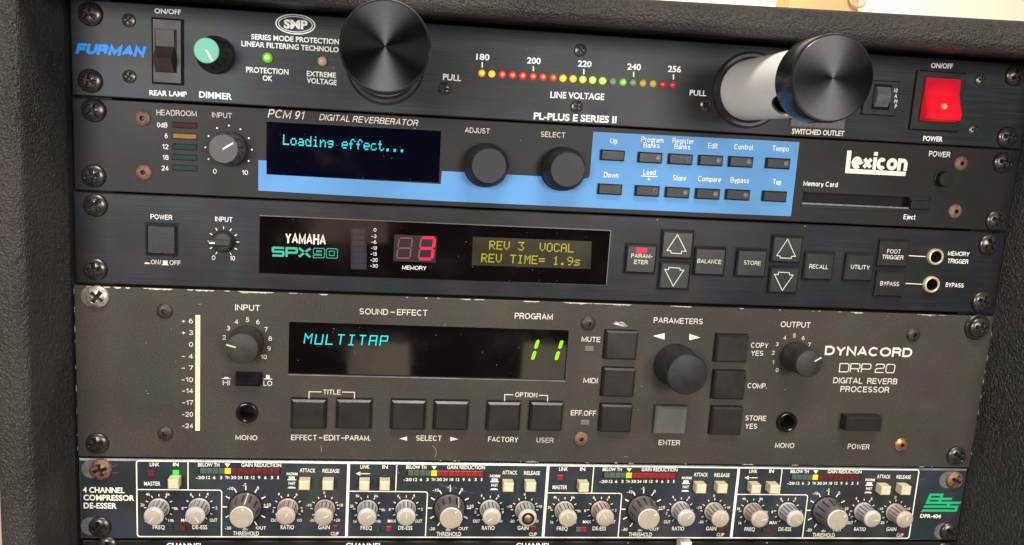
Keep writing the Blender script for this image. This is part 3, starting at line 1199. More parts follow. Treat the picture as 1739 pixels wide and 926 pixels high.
def side_line(U, k, u, v, ang, prof, wd, mat='pointer_white'):
    """index line that runs down the side of a knob"""
    a = math.radians(90 - ang)
    c, s = math.cos(a), math.sin(a)
    V, Fc = [], []
    for r, h in prof:
        for sg in (-1, 1):
            x, z = r, sg * wd / 2
            V.append((u + x * c - z * s, -h - (0.12 if r < prof[0][0] * 0.8 else 0.0), v + x * s + z * c))
    for i in range(len(prof) - 1):
        Fc.append((2 * i, 2 * i + 1, 2 * i + 3, 2 * i + 2))
    return link('pointer', V, Fc, mat, k)


def chips(U, n, v0, sgn, seedv, umin, umax, big=1.0, mat='bare_metal'):
    """knocks in the paint along an edge of the face plate, each a flat scar"""
    rnd = random.Random(seedv)
    for _ in range(n):
        u = rnd.uniform(umin, umax)
        ln = rnd.choice((1.0, 1.6, 2.5, 4.0, 7.0, 10.0)) * rnd.uniform(0.6, 1.2) * big
        ht = rnd.uniform(0.35, 0.9) * big
        k = max(4, int(ln / 0.6))
        V = [(u + ln * i / k, -0.07 - _ * .001, v0) for i in range(k + 1)]
        for i in range(k + 1):
            t = i / k
            e = math.sin(math.pi * t) ** 0.35 if 0 < t < 1 else 0.0
            V.append((u + ln * t, -0.07 - _ * .001, v0 - sgn * (ht * e * rnd.uniform(0.45, 1.0) + 0.02)))
        link('paint_chip', V, [(i, i + 1, k + 2 + i, k + 1 + i) for i in range(k)], mat, U.panel)


# ================================================================== the case
case = bpy.data.objects.new('rack_case', None)
COL.objects.link(case)
case.location = (0.24, 0, -0.36)
case['mm_origin'] = (240, 0, -360)
case['label'] = 'black textured equipment rack case framing the stacked units'
case['category'] = 'rack case'


def wall_profile(t, front, back, r, lip=0.0):
    """section of a case wall: (depth y, thickness coordinate 0 = inside .. t = outside) with a rounded, slightly swollen front"""
    pts = [(back, 0.0), (front + 16, 0.0), (front + 11, -lip)]
    n = 8
    for i in range(n + 1):
        a = math.pi / 2 * i / n
        pts.append((front + r - r * math.sin(a), -lip + r - r * math.cos(a)))
    for i in range(n + 1):
        a = math.pi / 2 * i / n
        pts.append((front + r - r * math.cos(a), t - r + r * math.sin(a)))
    pts += [(front + 16, t), (back, t)]
    return pts


def extrude_profile(prof, fn0, fn1, n=1):
    k = len(prof)
    V = [fn0(p) for p in prof] + [fn1(p) for p in prof]
    Fc = [tuple(range(k)), tuple(range(2 * k - 1, k - 1, -1))]
    for i in range(k):
        j = (i + 1) % k
        Fc.append((i, k + i, k + j, j))
    return V, Fc


pf = wall_profile(15, -45, 190, 5.5)
v, f = extrude_profile(pf, lambda p: (-4 - p[1], p[0], -360), lambda p: (-4 - p[1], p[0], 1.5))
link('side_panel', v, f, 'case_covering', case, smooth=40)
pf = wall_profile(15, -52, 190, 5.5)
v, f = extrude_profile(pf, lambda p: (486.8 + p[1], p[0], -360), lambda p: (486.8 + p[1], p[0], 1.5))
link('side_panel', v, f, 'case_covering', case, smooth=40)
pf0 = wall_profile(4.0, -45, 190, 3.3, lip=3.0)
pf1 = wall_profile(12.6, -45, 190, 6.5, lip=4.0)
v0 = [(-19, q[0], 1.5 + q[1]) for q in pf0]
v1 = [(501.8, q[0], 1.5 + q[1]) for q in pf1]
v, f = extrude_profile(pf0, lambda q: (-19, q[0], 1.5 + q[1]), lambda q: (501.8, q[0], 1.5 + q[1]))
v = v0 + v1
link('top_panel', v, f, 'case_covering', case, smooth=40)
v, f = box(-19, 501.8, -45, 190, -375, -360)
link('bottom_panel', v, f, 'case_covering', case)
v, f = box(-4, 486.8, 186, 190, -360, 1.5)
link('back_panel', v, f, 'case_inside', case)
for x0, x1 in ((-4, 17), (465, 486.8)):
    v, f = box(x0, x1, 5.2, 8, -358, 1.0)
    link('rack_rail', v, f, 'rail_metal', case)

# ================================================================== power conditioner (top)
A = Unit('power_conditioner', 'top rack unit, black brushed power conditioner with two pull-out lamp knobs and a red switch', 'power conditioner',
         (0.9, -0.2), (482.3, -0.5), (482.3, -43.6), (0.7, -44.3))
A.make_panel('black_brushed_aluminium', ch=0.5)
for q in ((151, 23), (151, 137)):
    A.rack_screw(*q)
for q in ((1728, 128), (1714, 233)):
    A.rack_screw(*q)
for q in ((218, 34.5), (219, 130), (755.5, 151), (986, 85.3), (980, 181), (1199, 178), (1667, 136), (1655, 221)):
    A.small_screw(*q)
WB = 0.022
A.text('ON/OFF', 262.5, 22.8, 307.6, 25.2, 8.5, bold=WB)
A.text('REAR LAMP', 254, 162, 317.5, 165, 9, bold=WB)
A.text('DIMMER', 338, 166, 394, 170, 11, bold=WB + .01)
A.text('SERIES MODE PROTECTION', 426.7, 66.9, 576, 75.9, 9, bold=WB)
A.text('LINEAR FILTERING TECHNOLOGY', 410, 78.5, 591.5, 90.5, 9, bold=WB)
A.text('PROTECTION', 418, 123, 490, 127.3, 9.5, bold=WB)
A.text('OK', 446.2, 137, 462.5, 138.3, 9, bold=WB)
A.text('EXTREME', 520.8, 129.5, 570.5, 132.7, 9, bold=WB)
A.text('VOLTAGE', 520.8, 141.2, 571.5, 145, 9, bold=WB)
A.text('PULL', 752, 136, 783, 138.2, 10.5, bold=WB)
A.text('PULL', 1170.8, 162.2, 1199, 163.8, 9.5, bold=WB)
for s, x0, y0, x1, y1 in (('180', 808.5, 101.7, 831, 103), ('200', 894.8, 107.9, 917.8, 109.3), ('220', 981, 113.3, 1004, 114.6), ('240', 1065, 118.5, 1088, 119.7), ('256', 1134, 122.3, 1156, 123.4)):
    A.text(s, x0, y0, x1, y1, 10.5, bold=WB)
for x, y0, y1 in ((818.9, 106, 115), (905.7, 112.5, 121), (991.4, 117.7, 126.5), (1076, 122.4, 131), (1143.6, 126.8, 135.5)):
    A.line([(x, y0), (x, y1)], 0.62)
A.text('LINE VOLTAGE', 934.4, 166.5, 1025.5, 170.2, 11, bold=WB)
A.text('PL-PLUS E SERIES II', 906, 203, 1046.4, 209.7, 12, bold=WB + .008)
A.text('SWITCHED OUTLET', 1344.4, 227.5, 1433, 231.5, 9, mat='ivory_ink', bold=WB + .004)
A.text('ON/OFF', 1580.5, 115.4, 1617.5, 117, 8.5, bold=WB)
A.text('POWER', 1567, 239.4, 1600, 241, 8.5, bold=WB)
# maker's name
A.font = 'sans'
A.text('FURMAN', 128, 91.2, 249.5, 97.4, 18, mat='bright_blue_ink', wt=0.30, ital=0.28, name='logo', gap=.04)
A.font = 'round'
# oval badge
u, v = A.uv(501.8, 41.5)
sx, sy = A.sc(501.8, 41.5)
for k, t in ((1.0, 0.55), (0.87, 0.35)):
    A.line([(u + 33 * sx * k * math.cos(q * math.pi / 24), v + 16.3 * sy * (k if k == 1 else .8) * math.sin(q * math.pi / 24)) for q in range(48)], t, px=False, closed=True)
A.text('SMP', 482, 48.5, 522.5, 50.6, 15.5, bold=0.045)
# rear lamp rocker
vv, ff = frustum(*A.rect(257, 31, 310.5, 144, 1.6), 0.2, -1.8, 0.9)
bz = link('rocker_switch', vv, ff, 'black_plastic', A.root)
u, v, wd, ht = A.rect(263, 49.5, 300, 123.5, 2)
vv, ff = box(u - wd / 2, u + wd / 2, -1.75, -1.86, v - ht / 2, v + ht / 2)
link('recess', vv, ff, 'hole_black', bz)
z = lambda t: v - ht / 2 + ht * t
vv, ff = side_prism([(-1.8, z(.985)), (-2.7, z(.985)), (-2.0, z(.60)), (-7.8, z(.30)), (-7.4, z(.27)), (-3.0, z(.015)), (-1.8, z(.015))], u - wd / 2 + .5, u + wd / 2 - 1.1)
link('rocker', vv, ff, 'rocker_brown', bz)
# dimmer
k, u, v = A.knob(366.5, 94, [(8.6, 0.3), (8.6, 3.0), (7.9, 4.0), (6.9, 5.0), (5.7, 18.4), (5.4, 18.8)], 'dark_knob', flute=(12, 0.5, 4.5, 18.5), cap='mint_cap', cap_prof=[(5.55, 18.6), (5.55, 19.3), (5.2, 19.6)])
A.pointer(k, u, v, 148, -0.2, 5.0, 0.95, 19.6)
# status lights
A.led(454, 98, 8.6, 'led_mid_green', h=2.2, core='core_lime', label='lit green indicator')
A.led(547.7, 104, 8.2, 'led_pink', h=2.2, label='unlit pale pink indicator')
xs = [148, 214, 282, 350, 417, 484, 549, 616, 681, 747, 811, 875, 941, 1007, 1074, 1139, 1204, 1270, 1335, 1399]
ys = [325, 331, 335, 339, 343, 347, 351, 355, 359, 363, 367, 371, 376, 381, 385, 388, 392, 396, 400, 404]
mt = ['led_orange', 'led_amber'] + ['led_red'] * 6 + ['led_amber'] * 2 + ['led_yellow_green'] * 3 + ['led_dim_green', 'led_mid_green', 'led_dim_green', 'led_dim_amber', 'led_dim_amber', 'led_dim_red', 'led_dim_red']
for x, y, mm_ in zip(xs, ys, mt):
    A.led(780 + x / 3.859, 40 + y / 3.859, 6.0, mm_, h=1.5, core={'led_orange': 'core_yellow', 'led_amber': 'core_yellow', 'led_red': 'core_orange', 'led_yellow_green': 'core_pale', 'led_mid_green': 'core_lime'}.get(mm_))


# pull-out lamps: ring on the panel, white tube with a light slot, black turned knob
def lamp(cap_px, hc, slot):
    x, zz = ray(cap_px[0], cap_px[1], -hc)
    x -= A.o[0]
    zz -= A.o[1]
    u = x * math.cos(-A.a) - zz * math.sin(-A.a)
    v = x * math.sin(-A.a) + zz * math.cos(-A.a)
    vv, ff = lathe(u, v, [(18.9, 0.1), (18.9, 1.4), (17.9, 2.2), (16.4, 2.2), (16.2, 1.0), (15.2, 0.6)], 72)
    k = link('pull_out_lamp', vv, ff, 'ring_black', A.root, origin=(u, 0, v), smooth=35)
    a0, aw = slot
    hend = hc - 13.5

    def top_at(a):
        d = abs((a - a0 + 180) % 360 - 180) / aw
        return hend if d >= 1 else 47 + (hend - 47) * (1 - (1 - d ** 2.6) ** 0.5)

    def sleeve(r):
        seg, rows = 240, 10
        V, Fc_ = [], []
        for i_ in range(seg):
            a = 360 * i_ / seg
            q = math.radians(a)
            for k_ in range(rows + 1):
                h = 0.5 + (top_at(a) - 0.5) * k_ / rows
                V.append((u + r * math.cos(q), -h, v + r * math.sin(q)))
        for i_ in range(seg):
            j_ = (i_ + 1) % seg
            for k_ in range(rows):
                Fc_.append((i_ * (rows + 1) + k_, j_ * (rows + 1) + k_, j_ * (rows + 1) + k_ + 1, i_ * (rows + 1) + k_ + 1))
        return V, Fc_
    vv, ff = sleeve(15.0)
    link('lamp_tube', vv, ff, 'white_tube', k, smooth=50)
    vi_, fi_ = sleeve(14.0)
    no = len(vv)
    rim = []
    for i_ in range(240):
        j_ = (i_ + 1) % 240
        rim.append((i_ * 11 + 10, j_ * 11 + 10, no + j_ * 11 + 10, no + i_ * 11 + 10))
    link('tube_lining', vv + vi_, [tuple(x + no for x in f_) for f_ in fi_] + rim, 'gold_rim', k, smooth=50)
    vv, ff = lathe(u, v, [(9.0, 1), (9.0, hc - 14)], 40, cap=False)
    link('tube_core', vv, ff, 'hole_black', k, smooth=50)
    vv, ff = lathe(u, v, [(15.6, hc - 14.2), (17.4, hc - 14.2), (17.9, hc - 13.7), (17.9, hc - 1.3), (17.6, hc - 0.5), (17.0, hc)], 96, cap=False, back=True)
    kb = link('pull_knob', vv, ff, 'anodised_black', k, smooth=30)
    vv, ff = [], []
    nr, ns = 14, 96
    vv.append((u, -hc + 0.12, v))
    for i in range(1, nr + 1):
        for j in range(ns):
            r = 17.0 * i / nr
            q = 2 * math.pi * j / ns
            vv.append((u + r * math.cos(q), -hc + 0.12 * (1 - i / nr), v + r * math.sin(q)))
    for j in range(ns):
        ff.append((0, 1 + j, 1 + (j + 1) % ns))
    for i in range(nr - 1):
        for j in range(ns):
            q = (j + 1) % ns
            ff.append((1 + i * ns + j, 1 + (i + 1) * ns + j, 1 + (i + 1) * ns + q, 1 + i * ns + q))
    link('knob_face', vv, ff, 'anodised_disc', k, origin=(u, -hc, v), smooth=60)


lamp((654, 79), 74, (270, 40))
lamp((1415, 133), 76, (240, 36))
# outlet, breaker, mains switch
u, v, wd, ht = A.rect(1346, 140, 1439, 217.6, 0.8)
vv, ff = frustum(u, v, wd, ht, 0.2, -1.2, 0.5)
ou = link('power_outlet', vv, ff, 'textured_outlet', A.root)
vv, ff = polyprism([(u + wd * a, v + ht * b) for a, b in ((-.36, -.26), (-.24, -.38), (.24, -.38), (.36, -.26), (.36, .4), (-.36, .4))], -1.0, -1.35)
link('socket_face', vv, ff, 'hole_black', ou)
vv, ff = frustum(*A.rect(1466, 137, 1525, 196.5, 0.8), 0.2, -1.1, 0.5)
br = link('circuit_breaker', vv, ff, 'black_plastic', A.root)
u, v, wd, ht = A.rect(1486, 146, 1512, 184, 2)
vv, ff = frustum(u, v, wd + 1.5, ht + 1.5, -0.9, -1.5, 0.3)
link('breaker_frame', vv, ff, 'black_gloss', br)
vv, ff = side_prism([(-1.4, v + ht * .44), (-2.4, v + ht * .44), (-3.6, v + ht * .1), (-3.2, v - ht * .2), (-1.7, v - ht * .42), (-1.4, v - ht * .44)], u - wd * .46, u + wd * .42)
link('breaker_rocker', vv, ff, 'breaker_grey', br)
for s, y in (('10', 157.5), ('A', 167), ('M', 176), ('P', 184.5)):
    uu, v2 = A.uv(1521.3, y - 3.6, 1.2)
    A.label_at(s, uu, v2, 1.9, dep=1.1, parent=br, squeeze=0.85)
u, v, wd, ht = A.rect(1552, 122, 1634, 223, 1.5)
vv, ff = frustum(u, v, wd, ht, 0.2, -2.2, 0.7)
ps = link('power_switch', vv, ff, 'black_plastic', A.root)
u, v, wd, ht = A.rect(1568, 133, 1627, 207, 3)
vv, ff = box(u - wd / 2 - .7, u + wd / 2 + .7, -2.0, -2.26, v - ht / 2 - .5, v + ht / 2 + .5)
link('recess', vv, ff, 'hole_black', ps)
vv, ff = side_prism([(-2.2, v + ht * .49), (-3.0, v + ht * .49), (-3.6, v + ht * .1), (-7.4, v - ht * .32), (-7.0, v - ht * .45), (-2.2, v - ht * .49)], u - wd / 2, u + wd / 2)
rk = link('red_rocker', vv, ff, 'red_lens', ps)
vv, ff = lathe(u + .3, v - ht * .16, [(1.5, 5.2), (1.5, 6.25), (1.1, 6.5), (.4, 6.6)], 20)
link('neon_lamp', vv, ff, 'neon_spot', ps, smooth=60)

# ================================================================== digital reverberator
B = Unit('digital_reverberator', 'second rack unit from top, black with light blue stripe and cyan lettered display', 'reverb unit',
         (0.72, -45.2), (482.2, -44.2), (482.3, -87.7), (0.76, -88.1))
dr = B.rect(453, 215, 749.5, 304, 1.0)
sl = B.rect(1363, 331, 1546, 349, 0)
B.font = 'sans'
B.make_panel('black_satin_paint', holes=[(dr[0], dr[1], dr[2], dr[3]), (sl[0], sl[1], sl[2], sl[3])], ch=0.4)
for q in ((157, 187), (157, 299), (1707, 276), (1694, 375)):
    B.rack_screw(*q)
for q in ((241.5, 201), (243.6, 293), (1632.7, 277.8), (1623, 359.4)):
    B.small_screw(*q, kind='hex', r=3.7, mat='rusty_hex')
vv, ff = box(dr[0] - dr[2] / 2, dr[0] + dr[2] / 2, 1.0, 2.2, dr[1] - dr[3] / 2, dr[1] + dr[3] / 2)
disp = link('display', vv, ff, 'glass_navy', B.root, label='dark blue display reading Loading effect')
# blue stripe
bp = [(438.7, 272), (452.8, 272.9), (452.8, 295.9), (748.2, 312.6), (750.2, 290.6), (760, 291.2), (985, 303)]
c0 = B.uv(1001.2, 304)
pts = [B.uv(*q) for q in ((438.7, 272), (452.6, 272.9), (452.6, 296.3), (748.4, 312.9), (750.4, 290.6), (994, 303.6))]
pts += [B.uv(*q) for q in ((998.5, 302.3), (1000.8, 299.5), (1001.6, 296))]
pts += [B.uv(*q) for q in ((1007.6, 224), (1357.6, 241.5), (1343, 367.5), (1200, 361.7), (760, 342), (438.7, 323.8))]
vv = [(x, -0.08, z) for x, z in pts]
link('printed_stripe', vv, [tuple(range(len(vv)))], 'blue_print', B.panel)
TB = 0.006
B.text('HEADROOM', 266, 195.7, 334, 198, 9.5, 'cream_ink', bold=TB)
for s, x0, x1, y in (('0dB', 267, 284.5, 216.3), ('6', 279.8, 284.8, 234.6), ('12', 275.5, 286, 253), ('18', 276, 286.3, 271.2), ('24', 274.7, 286.3, 289.6)):
    B.text(s, x0, y, x1, y + .5, 8.2, 'white_ink', bold=TB)
for y, mm_ in ((213.2, 'bar_red_dark'), (231.6, 'bar_yellow_dark'), (249.8, 'bar_green_dark'), (267.6, 'bar_green_dark'), (285.5, 'bar_green_dark')):
    u, v, wd, ht = B.rect(293.8, y - 4.4, 334, y + 4.4)
    vv, ff = box(u - wd / 2 - .3, u + wd / 2 + .3, .1, -0.1, v - ht / 2 - .3, v + ht / 2 + .3)
    fr = link('level_bar', vv, ff, 'hole_black', B.root)
    vv, ff = frustum(u, v, wd - .2, ht - .3, 0, -0.35, 0.15)
    link('lens', vv, ff, mm_, fr)
B.text('INPUT', 360.2, 199.4, 393.9, 201.2, 8.8, 'cream_ink', bold=TB)
k, u, v = B.knob(388.5, 252.5, [(8.4, .2), (8.4, 3), (8.0, 3.6), (6.9, 12.2), (6.5, 12.6)], 'grey_knob', flute=(10, 0.55, 3.4, 12.3))
B.pointer(k, u, v, 57, -0.4, 5.4, 0.75, 12.6)
B.begin('dial_scale')
for ang in range(-120, 121, 30):
    q = math.radians(90 - ang)
    pu, pv = u + 10.9 * math.cos(q), v + 10.9 * math.sin(q)
    B.poly([(pu + .42 * math.cos(t * math.pi / 5), pv + .42 * math.sin(t * math.pi / 5)) for t in range(10)], px=False)
B.text('0', 362, 295, 368, 295.3, 8)
B.text('10', 410.7, 296.8, 421, 297.4, 8)
B.end()
B.text('PCM 91', 454.5, 199.6, 517.7, 203.2, 14, 'cream_ink', bold=0.008, ital=0.22)
B.text('DIGITAL REVERBERATOR', 541.8, 204, 711, 214.4, 10.5, 'cream_ink', bold=0.006, ital=0.22)
B.text('ADJUST', 789.3, 225.3, 831.3, 227.6, 9, 'cream_ink', bold=TB)
B.text('SELECT', 918, 232.4, 959.5, 234.4, 9, 'cream_ink', bold=TB)
for px, py in ((824.5, 280.5), (953.8, 286.8)):
    vv, ff = lathe(*B.uv(px, py), [(11.1, .05), (11.1, .18)], 64)
    ring = link('recess_ring', vv, ff, 'hole_black', B.root)
    B.knob(px, py, [(10.5, .2), (10.6, 8), (10.1, 9.5), (9.2, 11.5), (8.6, 13.2), (8.2, 13.7)], 'dark_knob', flute=(24, 0.28, 1, 10))
BT = [('Up', 1041, 264, 0), ('', 1105, 268, 1), ('', 1156.5, 270.7, 1), ('', 1208, 272.6, 1), ('', 1259.4, 275, 1), ('', 1322.6, 277.8, 1), ('', 1036.5, 321.7, 0), ('', 1100, 324.6, 1), ('', 1151.3, 327.2, 1), ('', 1202.7, 329.6, 1), ('', 1253.9, 331.2, 1), ('', 1316.7, 333.8, 0)]
for s, x, y, led in BT:
    b = B.button(x - 20.3, y - 9.0, x + 20.3, y + 9.2, 2.2, 0.6, 'black_plastic', frame=0.55)
    if led:
        u, v, wd, ht = b['mm_uv']
        vv, ff = lathe(u + wd * .31, v + ht * .02, [(1.25, 2.15), (1.25, 2.36), (.95, 2.42), (.85, 2.28)], 24)
        link('button_light', vv, ff, 'led_smoke', b, smooth=40)
for s, x0, y0, x1, y1 in (('Up', 1036, 243.6, 1047.8, 244.2), ('Program', 1088.6, 241, 1126, 242.8), ('Banks', 1092.5, 250.8, 1119.7, 252), ('Register', 1141.7, 243.2, 1177.7, 245), ('Banks', 1144.8, 253, 1171.5, 254.4), ('Edit', 1201.7, 251.6, 1218, 252.6), ('Control', 1246.4, 253.6, 1277.5, 255), ('Tempo', 1311, 256.3, 1338.8, 257.8),
                          ('Down', 1025, 301.2, 1049.7, 302.4), ('Load', 1092.2, 296.5, 1113, 297.5), ('*', 1098.7, 310.6, 1103.7, 310.8), ('Store', 1142, 306.5, 1164.5, 307.5), ('Compare', 1184.9, 307.8, 1223.7, 309.6), ('Bypass', 1240, 310, 1271.4, 311.4), ('Tap', 1311.9, 313.3, 1325.8, 314)):
    B.text(s, x0, y0, x1, y1, 8.8, 'white_ink', wt=.108, lift=0.2)
B.line([(1087.8, 298.9), (1116.8, 300.2)], 0.32, lift=0.2)
# maker's name
B.begin('logo')
B.poly([(1438.8, 255.8), (1446.2, 256), (1442.8, 286.8), (1538.4, 292), (1537.2, 299.2), (1434.8, 294)], 'ivory_ink')
B.text('exicon', 1444.8, 286.4, 1539.6, 290.6, 28, 'ivory_ink', wt=0.225, gap=0.02)
B.end()
B.text('Memory Card', 1364, 315.6, 1422, 318, 8.3, bold=TB)
B.text('Eject', 1533.9, 372.2, 1553.8, 373.2, 8, bold=TB)
B.text('POWER', 1577, 265.6, 1612.6, 267.4, 9, bold=TB)
u, v, wd, ht = B.rect(1362, 326.5, 1582, 356.5)
vv, ff = join(box(u - wd / 2, u + wd / 2, 0.1, -0.55, v + ht / 2 - 1.1, v + ht / 2 - .1), box(u - wd / 2, u + wd / 2, 0.1, -0.55, v - ht / 2 + .1, v - ht / 2 + 1.3), box(u + wd / 2 - .9, u + wd / 2 + .1, 0.1, -0.5, v - ht / 2 + 1.3, v + ht / 2 - 1.1))
cs = link('card_slot', vv, ff, 'black_plastic', B.root)
vv, ff = box(sl[0] - sl[2] / 2 - 1, sl[0] + sl[2] / 2 + 1, 4.2, 12, sl[1] - sl[3] / 2 - 1, sl[1] + sl[3] / 2 + 1)
link('slot_interior', vv, ff, 'hole_black', cs)
vv, ff = box(sl[0] - sl[2] / 2 - .3, sl[0] + sl[2] / 2 - .5, 0.05, -0.75, sl[1] - sl[3] / 2 - .55, sl[1] - sl[3] / 2 + .25)
link('lip', vv, ff, 'slot_grey', cs)
b = B.button(1548, 340.5, 1580, 356, 2.4, 0.4, 'black_plastic', name='eject_button')
u, v = B.uv(1603.5, 304.3, 2)
vv, ff = lathe(u, v, [(4.3, .1), (4.3, .5), (3.9, .7), (3.8, 3.2), (3.4, 3.7), (2.6, 3.75)], 40)
link('power_button', vv, ff, 'black_plastic', B.root, smooth=35)
# display text, 5 x 7 dots
DOT = {'L': '10000 10000 10000 10000 10000 10000 11111', 'o': '00000 00000 01110 10001 10001 10001 01110', 'a': '00000 00000 01110 00001 01111 10001 01111',
       'd': '00001 00001 01101 10011 10001 10001 01111', 'i': '00100 00000 01100 00100 00100 00100 01110', 'n': '00000 00000 10110 11001 10001 10001 10001',
       'g': '00000 00000 01111 10001 01111 00001 01110', 'e': '00000 00000 01110 10001 11111 10000 01110', 'f': '00110 01001 01000 11100 01000 01000 01000',
       'c': '00000 00000 01110 10000 10000 10001 01110', 't': '01000 01000 11100 01000 01000 01001 00110', '.': '00000 00000 00000 00000 00000 01100 01100',
       'R': '11110 10001 10001 11110 10100 10010 10001', 'E': '11111 10000 10000 11110 10000 10000 11111', 'V': '10001 10001 10001 10001 10001 01010 00100',
       '3': '11111 00010 00100 00010 00001 10001 01110', 'O': '01110 10001 10001 10001 10001 10001 01110', 'C': '01110 10001 10000 10000 10000 10001 01110',
       'A': '01110 10001 10001 11111 10001 10001 10001', 'T': '11111 00100 00100 00100 00100 00100 00100', 'I': '01110 00100 00100 00100 00100 00100 01110',
       'M': '10001 11011 10101 10101 10001 10001 10001', '=': '00000 00000 11111 00000 11111 00000 00000', '1': '00100 01100 00100 00100 00100 00100 01110',
       '9': '01110 10001 10001 01111 00001 00010 01100', 's': '00000 00000 01111 10000 01110 00001 11110'}


def dots(U, s, x0, y0, x1, y1, hpx, mat, parent, dep, lift, fill=0.86):
    """dot-matrix line from the left foot of the first cell to the right foot of the last cell"""
    a, b = U.uv(x0, y0, dep), U.uv(x1, y1, dep)
    n = len(s)
    px = math.hypot(b[0] - a[0], b[1] - a[1]) / (n * 6 - 1)
    py = hpx * U.sc(x0, y0, dep)[1] / 7
    ang = math.atan2(b[1] - a[1], b[0] - a[0])
    c, sn = math.cos(ang), math.sin(ang)
    U.begin('readout')
    for i, ch in enumerate(s):
        if ch == ' ':
            continue
        for r, row in enumerate(DOT[ch].split()):
            for q, bit in enumerate(row):
                if bit == '1':
                    X, Y = (i * 6 + q) * px, (6 - r) * py
                    g = (1 - fill) / 2
                    cs_ = [(X + px * g, Y + py * g), (X + px * (1 - g), Y + py * g), (X + px * (1 - g), Y + py * (1 - g)), (X + px * g, Y + py * (1 - g))]
                    U.put(parent, mat, [(a[0] + x * c - y * sn, a[1] + x * sn + y * c) for x, y in cs_], [(0, 1, 2, 3)], dep + lift)
    U.end()


dots(B, 'Loading effect...', 480.5, 246, 688.5, 259.2, 17.5, 'cyan_glow', disp, -1.0, 0.05)

# ================================================================== effects processor
Cc = Unit('effects_processor', 'third rack unit from top, black with wide glossy window and square arrow keys', 'effects unit',
          (0.73, -89.1), (482.4, -88.5), (481.8, -133.2), (0.3, -133.2))
q1 = [Cc.uv(*q) for q in ((440.7, 365.3), (1037.6, 391), (1030.6, 484.6), (440.2, 465.5))]
wx0, wx1 = (q1[0][0] + q1[3][0]) / 2, (q1[1][0] + q1[2][0]) / 2
wz0, wz1 = (q1[2][1] + q1[3][1]) / 2, (q1[0][1] + q1[1][1]) / 2
jk = []
for px, py, rp in ((1589.2, 436.6, 13.2), (1582.3, 483.6, 13.4)):
    uu, vv_ = Cc.uv(px, py, 0.9)
    rr = rp * Cc.sc(px, py)[0]
    jk.append((uu, vv_, rr * 1.36, rr * 1.36))
Cc.font = 'sans'
Cc.make_panel('dark_brushed_panel', holes=[((wx0 + wx1) / 2, (wz0 + wz1) / 2, wx1 - wx0, wz1 - wz0)] + jk, ch=0.5)
vv, ff = box(wx0, wx1, 0.9, 2.2, wz0, wz1)
win = link('display_window', vv, ff, 'glass_black', Cc.root)
t = 0.45
vv, ff = join(box(wx0, wx1 - t, 0.2, -.18, wz1 - t, wz1), box(wx1 - t, wx1, 0.2, -.18, wz0, wz1))
link('window_trim', vv, ff, 'bezel_edge', Cc.root)
for q in ((160, 349), (160, 458), (1682, 416), (1670, 513.5)):
    Cc.rack_screw(*q)
T2 = 0.005
Cc.text('POWER', 256, 372, 292.5, 373.8, 8.3, bold=T2)
b = Cc.button(248.5, 382.5, 298.5, 433, 1.6, 0.8, 'black_plastic', name='power_button', frame=1.0)
Cc.text('ON/', 256.5, 448.6, 274, 449.3, 7.5, 'cream_ink', bold=T2)
Cc.text('OFF', 288, 449.8, 306.7, 450.6, 7.5, 'cream_ink', bold=T2)
Cc.poly([(244.5, 448.2), (247, 445.8), (253, 446), (255.6, 448.6)], 'cream_ink')
Cc.poly([(274.8, 449.4), (276.6, 449.4), (276.6, 442.6), (284.6, 442.9), (284.6, 449.6), (286.6, 449.7), (286.6, 450.6), (274.8, 450.3)], 'cream_ink')
Cc.text('INPUT', 365.6, 376, 394.8, 377.4, 8.2, bold=T2)
u, v = Cc.uv(379.6, 410.3)
vv, ff = lathe(u, v, [(5.6, .05), (5.6, .15)], 48)
link('recess_ring', vv, ff, 'hole_black', Cc.root)
k, u, v = Cc.knob(379.6, 410.3, [(4.9, .2), (4.9, 3.0), (4.4, 4.2), (3.6, 4.6)], 'brown_knob', label='small bar knob')
vv, ff = frustum(u - 0.5, v, 10.2, 3.2, -3.4, -7.2, 0.7)
link('grip', vv, ff, 'brown_knob', k)
vv, ff = box(u - 5.3, u - 2.6, -7.15, -7.32, v - .32, v + .32)
link('pointer', vv, ff, 'pointer_white', k)
Cc.begin('dial_scale')
Cc.ticks(u, v, [-150, -120, -90, -60, -30, 0, 30, 60, 90, 120, 150], 6.1, 7.5, 0.36)
Cc.text('0', 360, 441.3, 365.6, 441.6, 7.5, bold=T2)
Cc.text('10', 390.5, 442, 398.9, 442.4, 7.5, bold=T2)
Cc.end()
# window contents sit on the glass
GD = -0.9
Cc.text('YAMAHA', 484, 413, 553.5, 416.4, 17.5, 'cream_ink', wt=0.165, dep=GD, parent=win, name='logo', gap=0.07)


def strokes(U, glyphs, x0, y0, x1, y1, hpx, t, mat, parent, dep, shear=0.0, lift=0.05, pitch=None, gname='readout'):
    """wide outline letters made of strokes; glyph units: width 1, height 1"""
    a, b = U.uv(x0, y0, dep), U.uv(x1, y1, dep)
    sy = U.sc(x0, y0, dep)[1]
    Lm = math.hypot(b[0] - a[0], b[1] - a[1])
    n = len(glyphs)
    pitch = pitch or 1.16
    cw = Lm / ((n - 1) * pitch + 1)
    U.begin(gname)
    ang = math.atan2(b[1] - a[1], b[0] - a[0])
    c, s = math.cos(ang), math.sin(ang)
    for i, g in enumerate(glyphs):
        for pl, closed in g:
            pts = []
            for X, Y in pl:
                xx, yy = i * cw * pitch + X * cw, Y * hpx * sy
                xx += shear * yy
                pts.append((a[0] + xx * c - yy * s, a[1] + xx * s + yy * c))
            V, Fc = stroke(pts, t, closed)
            U.put(parent, mat, V, Fc, dep + lift)
    U.end()


